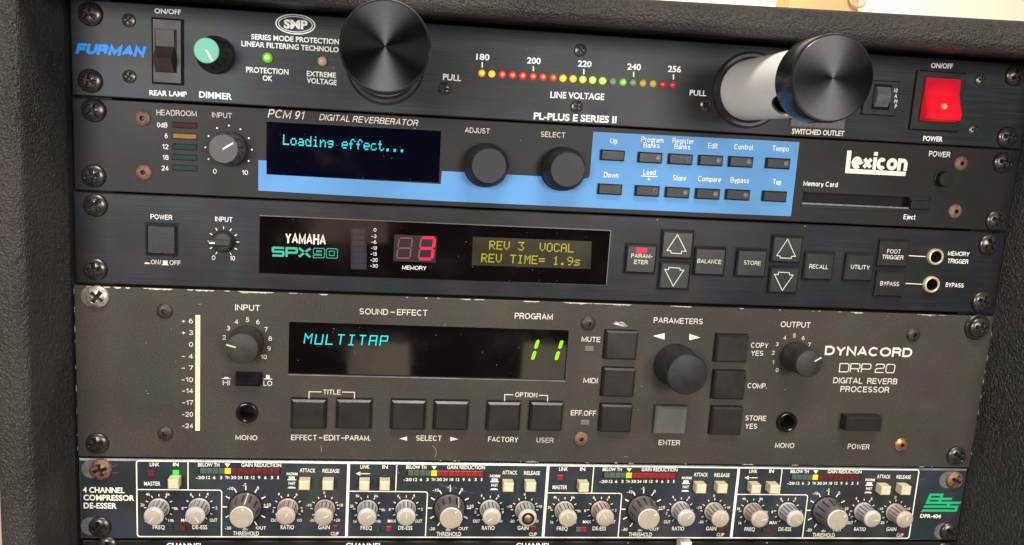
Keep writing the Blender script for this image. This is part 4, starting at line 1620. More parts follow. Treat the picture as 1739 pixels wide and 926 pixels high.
GS = [([(1, .9), (.1, .9), (.04, .84), (.04, .56), (.1, .5), (.9, .5), (.96, .44), (.96, .16), (.9, .1), (0, .1)], False)]
GP = [([(.08, 0), (.08, .9), (.9, .9), (.96, .84), (.96, .5), (.9, .44), (.08, .44)], False)]
GX = [([(0, .95), (1, .05)], False), ([(0, .05), (1, .95)], False)]
strokes(Cc, [GS, GP, GX], 462.5, 435.6, 527, 437.6, 16.5, 1.12, 'teal_ink', win, GD, gname='model_name')
N9 = [([(.0, .0), (.9, .0), (1, .1), (1, .9), (.9, 1), (.1, 1), (0, .9), (0, .48), (.1, .38), (.72, .38), (.72, .25), (0, .25)], True), ([(.28, .75), (.28, .62), (.72, .62), (.72, .75)], True)]
N0 = [([(.1, 0), (.9, 0), (1, .1), (1, .9), (.9, 1), (.1, 1), (0, .9), (0, .1)], True), ([(.28, .26), (.72, .26), (.72, .74), (.28, .74)], True)]
strokes(Cc, [N9, N0], 532, 437.6, 573, 438.8, 16, 0.34, 'teal_ink', win, GD, gname='model_name')
# level meter
q = [Cc.uv(*p, GD) for p in ((596, 384.5), (623, 385.5), (622.5, 458), (595.5, 457.2))]
vv, ff = polyprism(q[::-1], 0.88, 0.80)
mtr = link('level_meter', vv, ff, 'meter_smoke', Cc.root)
for i in range(7):
    u, v, wd, ht = Cc.rect(599, 389.5 + i * 9.8, 619, 397.5 + i * 9.8, GD)
    vv, ff = box(u - wd / 2, u + wd / 2, .79, .74, v - ht / 2, v + ht / 2)
    link('meter_segment', vv, ff, 'meter_block_red' if i < 3 else 'meter_block_blue', mtr)
Cc.begin('meter_scale')
for s, x0, x1, y in (('0', 634.3, 639, 393.4), ('-3', 630.7, 639, 404), ('-6', 630.5, 639, 414), ('-10', 630, 640, 424.1), ('-15', 629.5, 640, 434.3), ('-20', 629.2, 641, 444.4), ('-30', 628.7, 641.3, 454.4)):
    Cc.text(s, x0, y, x1, y + .3, 6.0, bold=T2, dep=GD, parent=win)
Cc.end()
q = [Cc.uv(*p, GD) for p in ((669.5, 398.3), (741.5, 401.5), (740, 446.5), (668, 443.5))]
vv, ff = polyprism(q[::-1], 0.88, 0.80)
dp = link('digit_display', vv, ff, 'digit_panel', Cc.root)


def seven(U, x0, y0, x1, y1, sh, on, t, mat_on, mat_off, parent, dep, lift):
    """seven-segment digit inside the upright box, top pushed right by sh pixels"""
    P = lambda X, Y: (x0 + (x1 - x0) * X + sh * (1 - Y), y0 + (y1 - y0) * Y)
    g = 0.05
    segs = {'a': ((g, 0), (1 - g, 0)), 'b': ((1, g), (1, .5 - g)), 'c': ((1, .5 + g), (1, 1 - g)), 'd': ((g, 1), (1 - g, 1)), 'e': ((0, .5 + g), (0, 1 - g)), 'f': ((0, g), (0, .5 - g)), 'g': ((g, .5), (1 - g, .5))}
    for k_, (a, b) in segs.items():
        m_ = mat_on if k_ in on else mat_off
        if m_:
            U.line([P(*a), P(*b)], t if k_ in on else t * .55, m_, dep=dep, parent=parent, lift=lift, name='digit_segment')


seven(Cc, 673.5, 404.5, 696, 438.5, 4.5, '', 1.0, 'red_glow', 'dim_red_segment', dp, -0.8, 0.05)
seven(Cc, 710.5, 404, 733.5, 440, 5, 'abcdg', 1.35, 'red_glow', 'dim_red_segment', dp, -0.8, 0.05)
Cc.text('MEMORY', 683, 457.5, 724, 458.9, 6.6, bold=0.012, dep=GD, parent=win)
q = [Cc.uv(*p, GD) for p in ((803, 402.3), (1004.7, 410.3), (1003, 457), (801, 450.6))]
vv, ff = polyprism(q[::-1], 0.88, 0.80)
lcd = link('text_display', vv, ff, 'lcd_back', Cc.root)
dots(Cc, 'REV 3  VOCAL', 830.5, 423.6, 974, 429.2, 14.8, 'lcd_yellow', lcd, -0.8, 0.05, fill=0.88)
dots(Cc, 'REV TIME= 1.9s', 816.9, 445.4, 984.6, 451.6, 14.8, 'lcd_yellow', lcd, -0.8, 0.05, fill=0.88)


def key(cs, lines=(), arrow=None):
    xs_, ys_ = [c[0] for c in cs], [c[1] for c in cs]
    cx, cy = sum(xs_) / 4, sum(ys_) / 4
    wd = ((cs[1][0] - cs[0][0]) + (cs[2][0] - cs[3][0])) / 2
    ht = ((cs[3][1] - cs[0][1]) + (cs[2][1] - cs[1][1])) / 2
    uu, vv_ = Cc.uv(cx, cy)
    sx_, sy_ = Cc.sc(cx, cy)
    w_, h_ = wd * sx_, ht * sy_
    v_, f_ = frustum(uu, vv_, w_ - 1.9, h_ - 1.9, .2, -2.0, 0.75)
    kb = link('push_button', v_, f_, 'button_plastic', Cc.root)
    Cc.gap([(uu - w_ / 2, vv_ - h_ / 2), (uu + w_ / 2, vv_ - h_ / 2), (uu + w_ / 2, vv_ + h_ / 2), (uu - w_ / 2, vv_ + h_ / 2)], kb)
    for s, x0, y0, x1, y1, h in lines:
        Cc.text(s, x0, y0, x1, y1, h, 'cream_ink', bold=0.008, dep=2.0, parent=kb)
    if arrow:
        Cc.line(arrow, 0.36, 'cream_ink', dep=2.0, parent=kb, closed=True)
    return kb


kp = key([(1059.5, 411.7), (1116.6, 414.4), (1114, 467.4), (1057, 465.2)], [('PARAM-', 1071.7, 437.6, 1107.7, 439, 7), ('ETER', 1076.6, 448.2, 1099.7, 449.1, 7)])
u, v, wd, ht = Cc.rect(1079.8, 421, 1098.6, 429.8, 2)
vv, ff = frustum(u, v, wd, ht, -1.9, -2.25, .15)
link('button_light', vv, ff, 'red_glow', kp)
R4 = lambda x, y: (1040 + x / 4.725, 370 + y / 4.725)
key([(1120, 389), (1178.6, 390.7), (1176.5, 443), (1118.3, 439.8)], arrow=[R4(*p) for p in ((523, 135), (437, 262), (468, 265), (470, 283), (552, 288), (555, 268), (590, 270))])
key([(1117, 442.5), (1174, 443.5), (1170, 494.8), (1113.5, 491.8)], arrow=[R4(*p) for p in ((487, 548), (420, 413), (450, 417), (452, 398), (542, 404), (542, 420), (572, 421))])
key([(1175.6, 417), (1233.5, 419), (1230.4, 470.5), (1173.5, 468.5)], [('BALANCE', 1184, 446.6, 1224.2, 448.6, 7)])
key([(1247.4, 419.8), (1303, 422), (1300, 473.7), (1244.5, 470.7)], [('STORE', 1262.6, 449.4, 1291.3, 451, 7)])
key([(1307.7, 397.5), (1363.8, 399.2), (1359.6, 449.4), (1304.3, 447.2)], arrow=[R4(*p) for p in ((1405, 172), (1318, 303), (1345, 307), (1345, 322), (1435, 326), (1437, 309), (1468, 310))])
key([(1303, 449.8), (1357.5, 451), (1353.5, 501.2), (1299.5, 498.5)], arrow=[R4(*p) for p in ((1362, 583), (1300, 454), (1330, 456), (1333, 436), (1418, 440), (1420, 458), (1450, 460))])
key([(1362.8, 425.5), (1418, 426.9), (1412.8, 479), (1358.5, 475.5)], [('RECALL', 1373.8, 455.8, 1405.8, 457.3, 7)])
key([(1431.9, 427), (1486, 429.4), (1481, 480), (1427.6, 478.6)], [('UTILITY', 1444.6, 456.6, 1476.3, 458, 7)])
key([(1489, 404), (1543.4, 406.4), (1539.2, 455.7), (1484.8, 454.3)], [('FOOT', 1506, 430.2, 1528.8, 431.2, 7), ('TRIGGER', 1497.5, 439.8, 1533.5, 441.2, 7)])
key([(1484.2, 456.6), (1537.9, 458.6), (1532.4, 507), (1479, 504.6)], [('BYPASS', 1494.3, 484.8, 1526, 486.3, 7)])
Cc.line([(1543.2, 434.3), (1571.6, 436)], 0.45, 'cream_ink')
Cc.line([(1537.6, 481.4), (1565.9, 482.9)], 0.45, 'cream_ink')
for px, py, rp in ((1589.2, 436.6, 13.2), (1582.3, 483.6, 13.4)):
    Cc.jack(px, py, rp, 'nickel', h=1.9, bore=0.70)
Cc.text('MEMORY', 1609.3, 433.8, 1645.5, 435.6, 7.2, bold=T2)
Cc.text('TRIGGER', 1608.6, 446.6, 1643.5, 448.4, 7.2, bold=T2)
Cc.text('BYPASS', 1605.4, 487.3, 1635.7, 488.8, 7.2, bold=T2)

# ================================================================== reverb processor (two units high)
D = Unit('reverb_processor', 'tall brown grey rack unit with large square buttons and chipped paint along its top edge', 'reverb unit',
         (-1.1, -134.5), (482.6, -134.9), (482.5, -222.2), (-0.5, -222.2))
q1 = [D.uv(*q) for q in ((491, 546.8), (965.6, 561), (960.3, 645.8), (489.3, 636.8))]
wx0, wx1 = (q1[0][0] + q1[3][0]) / 2, (q1[1][0] + q1[2][0]) / 2
wz0, wz1 = (q1[2][1] + q1[3][1]) / 2, (q1[0][1] + q1[1][1]) / 2
jk = []
for px, py, rp in ((419, 701.6, 18.5), (1336.8, 717.8, 17)):
    uu, vv_ = D.uv(px, py, 0.9)
    rr = rp * D.sc(px, py)[0]
    jk.append((uu, vv_, rr * 1.36, rr * 1.36))
D.font = 'sans'
D.make_panel('brown_grey_powder_coat', holes=[((wx0 + wx1) / 2, (wz0 + wz1) / 2, wx1 - wx0, wz1 - wz0)] + jk, ch=0.4)
vv, ff = box(wx0, wx1, 1.2, 2.4, wz0, wz1)
win = link('display_window', vv, ff, 'glass_black', D.root)
vv, ff = box(wx0, wx1, 0.9, -.15, wz0 - .42, wz0)
link('window_trim', vv, ff, 'edge_metal', D.root)
chips(D, 40, D.h - 0.02, 1, 11, -D.w / 2 + 16, D.w / 2 - 14)
chips(D, 13, D.h - 0.02, 1, 5, -D.w / 2 + 3, -D.w / 2 + 90, big=1.2)
chips(D, 16, 0.02, -1, 21, -60, D.w / 2 - 20, big=.9)
uu, vv_ = D.uv(1053, 549.5)
rnd = random.Random(3)
for i in range(7):
    a_, b_ = rnd.uniform(-3.2, 3.5), rnd.uniform(-1.0, 1.0)
    ln, tk = rnd.uniform(2, 5.5), rnd.uniform(.35, .9)
    D.poly([(uu + a_ - ln / 2, vv_ + b_ - a_ * .25 + .2), (uu + a_, vv_ + b_ - a_ * .25 + tk / 2), (uu + a_ + ln / 2, vv_ + b_ - a_ * .25 - .6), (uu + a_, vv_ + b_ - a_ * .25 - tk / 2)], 'bare_metal', px=False, lift=0.05 + i * .004, name='paint_chip')
V_, F_ = [], []
rnd = random.Random(9)
zc = 2.0
side_pts = []
for sgn in (-1, 1):
    zc = 3.0
    while zc < D.h - 4:
        ln = rnd.uniform(0.8, 5)
        if rnd.random() < .55:
            k_ = len(V_)
            x_ = sgn * (D.w / 2 - 0.02)
            wd_ = rnd.uniform(.15, .4)
            V_ += [(x_, -.07, zc), (x_ - sgn * wd_, -.07, zc + ln * .3), (x_ - sgn * wd_ * .8, -.07, zc + ln * .7), (x_, -.07, zc + ln)]
            F_.append((k_, k_ + 1, k_ + 2, k_ + 3))
        zc += ln + rnd.uniform(.5, 6)
link('worn_edge', V_, F_, 'bare_metal', D.panel)
D.rack_screw(164, 505, 'screw_worn', slot=3.0, label='bright worn screw')
D.rack_screw(163.5, 755)
D.rack_screw(1663, 557, washer=7.2, label='screw on a black cup washer')
D.rack_screw(1627, 776)
for x, y, mm_ in ((278.8, 529, 'black_hex'), (280.3, 736.8, 'black_hex'), (999.5, 549.8, 'black_hex'), (987.2, 745.8, 'rusty_hex'), (1552, 569, 'black_hex'), (1531, 756, 'brass_hex')):
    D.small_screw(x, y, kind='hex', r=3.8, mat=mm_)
for q in (((735, 757), (740, 763), (741, 770), (738, 777)), ((545, 757), (546, 768)), ((247, 663), (249, 664.5)), ((250, 668.5), (253, 669)), ((337, 517), (342, 516.6)), ((1060, 775), (1066, 777)), ((290, 560), (292, 559))):
    D.line(list(q), 0.13, 'grey_ink', name='scratch', lift=.05)
# level strip
q = [D.uv(*p) for p in ((332.2, 535), (340.2, 535.2), (339.6, 731.5), (331.8, 731.3))]
vv, ff = polyprism(q[::-1], 0.2, -0.35)
link('level_strip', vv, ff, 'strip_lamp', D.root)
D.begin('meter_scale')
for s, y, x0 in (('+ 6', 549.2, 308.5), ('+ 3', 568.7, 308.8), ('0', 588.8, 321), ('- 4', 608.7, 309), ('- 7', 628.6, 308.7), ('-10', 648.6, 308.7), ('-14', 667.6, 309.8), ('-17', 687.5, 309.8), ('-20', 707.5, 309.5), ('-24', 727, 309.5)):
    D.text(s, x0, y, 328, y + .3, 8.0, 'cream_ink', bold=0.014)
D.end()
T3 = 0.012
D.text('INPUT', 399.5, 527, 441.5, 528.2, 10, 'cream_ink', bold=T3 + .006)
D.begin('dial_scale')
for s, x, y in (('2', 1160, 398), ('3', 1188, 337), ('4', 1240, 295), ('5', 1313, 282), ('6', 1382, 297), ('7', 1435, 345), ('8', 1462, 405), ('9', 1455, 470), ('10', 1420, 525)):
    D.label_at(s, *D.uv(80 + x / 3.859, 470 + y / 3.859), 2.3, 'cream_ink', bold=T3)
D.end()
k, u, v = D.knob(418.8, 581.2, [(8.8, .2), (8.8, 1.6), (8.3, 2.4), (7.9, 12), (7.6, 13), (7.0, 13.3)], 'brown_knob')
D.pointer(k, u, v, -75, 2.9, 7.6, 0.7, 13.3, 'pointer_green')
D.button(399, 637.5, 441, 657, 5.0, 0.9, 'black_gloss', name='level_button', frame=.5)
D.text('HI', 378.5, 654, 390.2, 654.3, 8.6, 'cream_ink', bold=T3)
D.text('LO', 447.4, 655, 462.2, 655.4, 8.6, 'cream_ink', bold=T3)
D.poly([(376.7, 642.2), (391.8, 642.6), (391.8, 643.8), (376.7, 643.4)], 'cream_ink')
D.poly([(380, 642.3), (381.5, 640.3), (388, 640.5), (388.5, 642.5)], 'cream_ink')
D.poly([(447.8, 642.9), (462.5, 643.3), (462.5, 644.6), (447.8, 644.2)], 'cream_ink')
D.poly([(451.8, 643), (452, 637), (458, 637.2), (458, 643.2)], 'cream_ink')
for px, py, rp in ((419, 701.6, 18.5), (1336.8, 717.8, 17)):
    D.jack(px, py, rp, 'black_gloss', h=1.9, bore=0.70)
D.text('MONO', 400, 747, 437, 747.8, 8.4, 'cream_ink', bold=T3)
D.text('MONO', 1315.8, 760.3, 1348, 761.2, 8.4, 'cream_ink', bold=T3)
D.text('SOUND', 610.3, 533.7, 659, 535, 10, 'cream_ink', bold=T3)
D.line([(663, 530.2), (670.5, 530.4)], .42, 'cream_ink')
D.text('EFFECT', 674, 535.2, 725.6, 536.6, 10, 'cream_ink', bold=T3)
D.text('PROGRAM', 873.9, 541.3, 938.2, 543.2, 10, 'cream_ink', bold=T3)
# display: slanted segment letters
GDD = -1.2
MM = [([(0, 0), (0, 1), (.5, .55), (1, 1), (1, 0)], False)]
UU = [([(0, 1), (0, 0), (1, 0), (1, 1)], False)]
LL = [([(0, 1), (0, 0), (1, 0)], False)]
TT = [([(0, 1), (1, 1)], False), ([(.5, .96), (.5, 0)], False)]
II = [([(0.1, 1), (.9, 1)], False), ([(.5, .96), (.5, .04)], False), ([(0.1, 0), (.9, 0)], False)]
AA = [([(0, 0), (0, 1), (1, 1), (1, 0)], False), ([(.06, .5), (.94, .5)], False)]
PP = [([(0, 0), (0, 1), (1, 1), (1, .5), (.06, .5)], False)]
strokes(D, [MM, UU, LL, TT, II, TT, AA, PP], 516.4, 583.5, 656, 587.5, 16.5, 0.58, 'cyan_glow', win, GDD, shear=0.12, pitch=1.62)
for x0, y0, x1, y1 in ((914, 577, 909.6, 592.5), (908.6, 596, 904.3, 611.5), (954.6, 578, 950.3, 592.6), (948.6, 596.4, 944.2, 612)):
    dx = (x1 - x0) * .12
    dy = (y1 - y0) * .12
    D.poly([(x0, y0), (x0 + dx + 3.0, y0 + dy), (x1 - dx + 2.8, y1 - dy), (x1, y1), (x1 - dx - 3.0, y1 - dy), (x0 + dx - 2.8, y0 + dy)], 'green_digit', dep=GDD, parent=win, lift=.05, name='digit_segment')
D.text('TITLE', 548.6, 669.6, 578.4, 670.2, 8, 'cream_ink', bold=T3)
D.line([(524.8, 678), (524.8, 665.4), (546, 665.6)], .4, 'cream_ink')
D.line([(581, 665.9), (602, 666.2), (602, 678.4)], .4, 'cream_ink')
D.text('OPTION', 874.6, 674.2, 912, 675.2, 8, 'cream_ink', bold=T3)
D.line([(857, 682.5), (857, 670.2), (871.5, 670.6)], .4, 'cream_ink')
D.line([(915, 671.4), (929.8, 671.8), (929.8, 684)], .4, 'cream_ink')
for r in ((494.5, 680, 553, 729.5), (571.5, 680.3, 630.5, 729.5), (664.5, 681.6, 722, 731), (737.8, 682.9, 795, 731.4), (827.7, 684.5, 883.6, 732.6), (900.3, 685, 955.8, 733.2)):
    D.button(*r, 3.2, 1.1, 'brown_button_plastic', frame=.5, chy=0.9)
for r in ((1028.5, 563, 1082.6, 611.5), (1024, 626.5, 1078, 674.5), (1020, 688.6, 1073, 734.8), (1217, 570, 1270.5, 616), (1212.6, 631.4, 1265.8, 679.2), (1208.8, 693, 1260.6, 739.6)):
    D.button(*r, 3.2, 0.9, 'brown_button_plastic', frame=.4)
D.button(1113, 691.5, 1167, 738, 3.2, 0.9, 'grey_button', frame=.4, label='light grey push button')
D.text('EFFECT', 494.4, 747.4, 538, 747.8, 9, 'cream_ink', bold=T3)
D.line([(541.5, 743.5), (547.5, 743.6)], .42, 'cream_ink')
D.text('EDIT', 550, 747.8, 577.5, 748.1, 9, 'cream_ink', bold=T3)
D.line([(579.5, 743.9), (585.5, 744)], .42, 'cream_ink')
D.text('PARAM.', 586.5, 748.1, 628.7, 748.5, 9, 'cream_ink', bold=T3)
D.text('SELECT', 706.4, 748.4, 749.7, 749, 9, 'cream_ink', bold=T3)
D.poly([(677.9, 745), (691.4, 741.3), (691.4, 748.5)], 'cream_ink')
D.poly([(778.2, 745.8), (764.7, 742), (764.7, 749.2)], 'cream_ink')
D.text('FACTORY', 828.8, 750, 879.6, 751.2, 8.6, 'cream_ink', bold=T3)
D.text('USER', 910.6, 751.5, 939.6, 752.3, 8.6, 'grey_ink', bold=T3)
D.text('MUTE', 987.4, 580.2, 1019, 581.3, 8.6, 'cream_ink', bold=T3)
D.text('MIDI', 990.5, 650.2, 1014.3, 651, 8.4, 'cream_ink', bold=T3)
D.text('EFF.OFF', 969, 705.4, 1011.7, 706.6, 8.8, 'cream_ink', bold=T3)
for r in ((993, 588, 1008, 596.2), (985.8, 713.4, 1000.8, 721.4)):
    u, v, wd, ht = D.rect(*r)
    vv, ff = join(frustum(u, v, wd, ht, .1, -.5, .2))
    link('indicator_led', vv, ff, 'led_smoke', D.root)
D.text('PARAMETERS', 1109.7, 548.4, 1193, 551, 9.4, 'cream_ink', bold=T3)
D.poly([(1108.4, 570.6), (1128.6, 565.8), (1128.4, 577)], 'cream_ink')
D.poly([(1189.5, 573.5), (1170.6, 567), (1170.3, 578)], 'cream_ink')
D.knob(1145.5, 619.5, [(11.6, .2), (11.6, 1.6), (11.2, 2.2), (10.8, 17.6), (10.4, 18.4), (9.8, 18.7)], 'dark_knob')
D.text('ENTER', 1118, 755.6, 1154.4, 756.4, 8.6, 'cream_ink', bold=T3)
D.text('COPY', 1274.9, 590.5, 1304, 591.3, 8.6, 'cream_ink', bold=T3)
D.text('YES', 1274.9, 604, 1295.6, 604.5, 8.6, 'cream_ink', bold=T3)
D.text('COMP.', 1269, 659.2, 1301.6, 660, 8.6, 'cream_ink', bold=T3)
D.text('STORE', 1265, 714.1, 1300.3, 715, 8.6, 'cream_ink', bold=T3)
D.text('YES', 1265, 728, 1285.2, 728.5, 8.6, 'cream_ink', bold=T3)
D.text('OUTPUT', 1325.2, 555.4, 1375.6, 557, 9.4, 'cream_ink', bold=T3)
D.begin('dial_scale')
for s, x, y in (('0', 273, 441), ('1', 250, 395), ('2', 250, 340), ('3', 273, 290), ('4', 317, 252), ('5', 373, 240), ('6', 425, 255), ('7', 461, 293)):
    D.label_at(s, *D.uv(1240 + x / 3.429, 500 + y / 3.429), 2.15, 'cream_ink', bold=T3)
D.end()
k, u, v = D.knob(1349, 604.8, [(8.2, .2), (8.2, 1.6), (7.8, 2.4), (7.4, 14.2), (7.1, 15.2), (6.6, 15.5)], 'brown_knob')
D.pointer(k, u, v, 58, 2.9, 7.0, 0.7, 15.5, 'pointer_grey')
D.text('DYNACORD', 1399.8, 603, 1547.7, 606.8, 15.5, 'cream_ink', wt=.205, name='logo', gap=.12)
GD_ = [([(0, 0), (0, 1), (.84, 1), (1, .86), (1, .14), (.84, 0)], True)]
GR_ = [([(0, 0), (0, 1), (.88, 1), (1, .88), (1, .52), (.88, .4), (0, .4)], False), ([(.75, .4), (.95, 0)], False)]
GP_ = [([(0, 0), (0, 1), (.88, 1), (1, .88), (1, .5), (.88, .38), (0, .38)], False)]
G2_ = [([(0, .78), (.08, 1), (.88, 1), (1, .88), (1, .64), (.9, .52), (.14, .46), (0, .32), (0, 0), (1, 0)], False)]
G0_ = [([(.14, 0), (0, .14), (0, .86), (.14, 1), (.86, 1), (1, .86), (1, .14), (.86, 0)], True)]
strokes(D, [GD_, GR_, GP_], 1424.8, 631.5, 1477.5, 632.4, 14, 0.5, 'cream_ink', D.panel, 0.0, lift=.12, pitch=1.2, gname='model_name')
strokes(D, [G2_, G0_], 1485.8, 632.6, 1518, 633.2, 14, 0.5, 'cream_ink', D.panel, 0.0, lift=.12, pitch=1.25, gname='model_name')
D.text('DIGITAL  REVERB', 1414.4, 650.8, 1522.9, 652.8, 9.6, 'cream_ink', bold=T3)
D.text('PROCESSOR', 1426.6, 665.5, 1509.2, 667, 9.6, 'cream_ink', bold=T3)
D.button(1438.5, 709, 1499, 733.5, 6.5, 1.0, 'brown_button_plastic', name='power_button')
D.text('POWER', 1439, 762.4, 1475.6, 763.4, 8.6, 'cream_ink', bold=T3)

# ================================================================== four channel compressor
Ee = Unit('channel_compressor', 'blue grey rack unit at the bottom with four white outlined channels of small ribbed knobs', 'compressor',
          (-0.2, -223.1), (482.6, -223.3), (481.9, -266.4), (-0.3, -266.6))
Ee.make_panel('blue_grey_paint', ch=0.9, edge='edge_metal')
Ee.rack_screw(169.5, 799.5, 'screw_rusty', slot=4.6, label='rusty screw in a slotted hole')
Ee.rack_screw(168, 897, slot=4.6)
Ee.rack_screw(1624.5, 817.5, 'screw_rusty', r=5.0, slot=4.0, label='rusty screw in a slotted hole')
Ee.rack_screw(1614.5, 905, slot=3.6)
Z7 = lambda x, y: (580 + x / 5.577, 760 + y / 5.577)
Z8 = lambda x, y: (680 + x / 5.577, 760 + y / 5.577)
WI = 'ivory_ink'
T4 = 0.007
Ee.text('4 CHANNEL', 141, 836.6, 211.8, 837.6, 9.6, WI, bold=.024)
Ee.text('COMPRESSOR', 141.9, 849.7, 228.4, 850.8, 9.6, WI, bold=.024)
Ee.text('DE-ESSER', 142.4, 863.4, 198.4, 864, 9.6, WI, bold=.024)
tb = Ee.uv(231.8, 783.8)
bt = Ee.uv(233.5, 910.4)
te = Ee.uv(1560.5, 800.5)
be = Ee.uv(1543, 915.2)
vt = (Ee.uv(591.7, 787.2)[1] + Ee.uv(929.6, 789.4)[1] + Ee.uv(1252.3, 795.6)[1]) / 3
vb = (Ee.uv(375, 910.8)[1] + Ee.uv(790, 912.2)[1] + Ee.uv(1200, 914.2)[1]) / 3
uL, uR = (tb[0] + bt[0]) / 2, (te[0] + be[0]) / 2
div = [(Ee.uv(*a)[0] + Ee.uv(*b)[0]) / 2 for a, b in (((591.7, 787), (588.8, 912.4)), ((929.6, 788.7), (923.5, 913)), ((1252.3, 796), (1243.5, 914.5)))]
rr = 1.2
Ee.begin('printed_frame')
fr = [(uL, vt - rr), (uL + rr * .3, vt - rr * .3), (uL + rr, vt)] + [(uR - rr, vt), (uR - rr * .3, vt - rr * .3), (uR, vt - rr), (uR, vb + rr), (uR - rr * .3, vb + rr * .3), (uR - rr, vb), (uL + rr, vb), (uL + rr * .3, vb + rr * .3), (uL, vb + rr)]
Ee.line(fr, 0.62, WI, px=False, closed=True)
for d in div:
    Ee.line([(d, vt), (d, vb)], 1.45, WI, px=False, lift=.14)
Ee.end()
starts = [uL] + div
Ee.shift = 0.0
ang_tab = [(-145, 140, 10, 32, 62), (48, 0, 35, -130, 12), (-22, -28, 52, 38, 5), (78, 130, 55, 92, 8)]
CH2 = div[0]
small_prof = [(5.35, .2), (5.35, .9), (5.0, 1.2), (4.75, 8.2), (4.9, 8.6), (4.85, 9.3), (3.9, 10.2), (3.3, 10.3)]
big_prof = [(8.0, .2), (8.0, 1.0), (7.6, 1.4), (6.9, 8.0), (6.3, 10.2), (5.7, 11.0)]
DIALS = [[('4k', Z7, 152, 458), ('6k', Z7, 330, 458), ('2k', Z7, 100, 556), ('8k', Z7, 397, 590), ('1k', Z7, 130, 700), ('10k', Z7, 350, 698)],
         [('6', Z7, 537, 458), ('4', Z7, 686, 456), ('2', Z7, 760, 584), ('8', Z7, 456, 588)],
         [('-10', Z7, 893, 404), ('-5', Z7, 1022, 371), ('0', Z7, 1140, 400), ('+10', Z7, 1217, 556), ('-30', Z7, 857, 770), ('OUT', Z7, 1152, 768), ('dBu', Z7, 1010, 778)],
         [('4', Z7, 1325, 456), ('6', Z7, 1486, 458), ('8', Z7, 1527, 612), ('2', Z7, 1268, 612)],
         [('0', Z8, 1177, 444), ('+10', Z8, 1312, 558), ('-10', Z8, 1033, 558), ('-20', Z8, 1058, 697), ('+20', Z8, 1278, 697)]]
for ci in range(4):
    Ee.shift = starts[ci] - CH2 + (0.4 if ci == 0 else 0.0)
    odd = ci % 2 == 0
    # boxes
    a = Ee.uv(*Z7(518, 285))
    b = Ee.uv(*Z7(440, 417))
    lft = starts[ci]
    Ee.line([(a[0], vt), (a[0], b[1])], .5, WI, px=False)
    c_ = Ee.uv(*Z7(806, 600))
    Ee.line([(lft, b[1]), (c_[0] - 1.2, b[1]), (c_[0] - .35, b[1] - .35), (c_[0], b[1] - 1.2), (c_[0], vb)], .5, WI, px=False, lift=.13)
    # link / in
    Ee.text('LINK', *Z7(178, 200), *Z7(265, 201), 6.3, WI, bold=T4)
    Ee.text('IN', *Z7(387, 200), *Z7(437, 201), 6.3, WI, bold=.02)
    if odd:
        u, v, wd, ht = Ee.rect(*Z7(160, 240), *Z7(218, 292))
        vv, ff = frustum(u, v, wd, ht, .1, -.5, .2)
        link('link_light', vv, ff, 'seg_red_dark' if ci == 0 else 'seg_red', Ee.root)
        Ee.text('MASTER', *Z7(120, 378), *Z7(265, 379), 6.6, WI, bold=T4)
    else:
        Ee.line([Z7(168, 248), Z7(270, 248)], .42, WI)
        Ee.poly([Z7(135, 247), Z7(178, 228), Z7(178, 267)], WI)
        Ee.button(*Z7(166, 328), *Z7(264, 414), 6.0, .55, 'cream_button', frame=.45)
    u, v, wd, ht = Ee.rect(*Z7(384, 236), *Z7(437, 290))
    vv, ff = frustum(u, v, wd, ht, .1, -.6, .2)
    link('in_light', vv, ff, 'bright_green_light' if ci == 0 else 'bar_green_dark', Ee.root, label='lit green lamp' if ci == 0 else None)
    Ee.button(*Z7(360, 328), *Z7(457, 414), 6.0, .55, 'cream_button', frame=.45)
    # meter
    Ee.text('BELOW TH', *Z7(612, 202), *Z7(803, 204), 6.0, WI, bold=.012)
    Ee.poly([Z7(877, 210), Z7(851, 174), Z7(903, 175)], WI)
    Ee.text('GAIN REDUCTION', *Z7(1000, 204), *Z7(1357, 207), 6.0, WI, bold=.012)
    u, v, wd, ht = Ee.rect(*Z7(617, 217), *Z7(1356, 272))
    vv, ff = box(u - wd / 2, u + wd / 2, .1, -.12, v - ht / 2, v + ht / 2)
    me_ = link('gain_meter', vv, ff, 'hole_black', Ee.root)
    sw = wd * 0.965 / 13
    for i in range(13):
        uu = u - wd * .4825 + sw * (i + .5)
        vv, ff = frustum(uu, v, sw - .16, ht - .35, 0, -.4, .12)
        mt_ = 'seg_green' if i < 4 else ('seg_yellow' if i == 4 else ('seg_red' if (ci in (1, 2)) else 'seg_red_dark'))
        link('meter_segment', vv, ff, mt_, me_)
    Ee.begin('meter_scale')
    for s, x0, x1 in (('-20', 587, 665), ('12', 680, 716), ('6', 741, 763), ('3', 803, 824), ('TH', 850, 887), ('30', 902, 950), ('24', 962, 1003), ('18', 1025, 1058), ('12', 1083, 1115), ('9', 1145, 1165), ('6', 1200, 1221), ('3', 1258, 1279), ('1', 1320, 1331)):
        Ee.text(s, *Z7(x0, 318), *Z7(x1, 318), 5.0, WI, bold=.012)
    Ee.end()
    # attack / release
    Ee.text('NORM', *Z7(1405, 282), *Z7(1500, 284), 4.6, WI, bold=.018)
    Ee.poly([Z7(1410, 328), Z7(1410, 318), Z7(1422, 318), Z7(1422, 294), Z7(1476, 295), Z7(1476, 319), Z7(1488, 319), Z7(1488, 329)], WI)
    Ee.text('FAST', *Z7(1418, 370), *Z7(1479, 371), 4.6, WI, bold=.018)
    Ee.poly([Z7(1405, 402), Z7(1420, 388), Z7(1470, 389), Z7(1483, 403)], WI)
    Ee.text('ATTACK', *Z8(965, 254), *Z8(1105, 257), 6.3, WI, bold=T4)
    Ee.text('RELEASE', *Z8(1170, 258), *Z8(1320, 261), 6.3, WI, bold=T4)
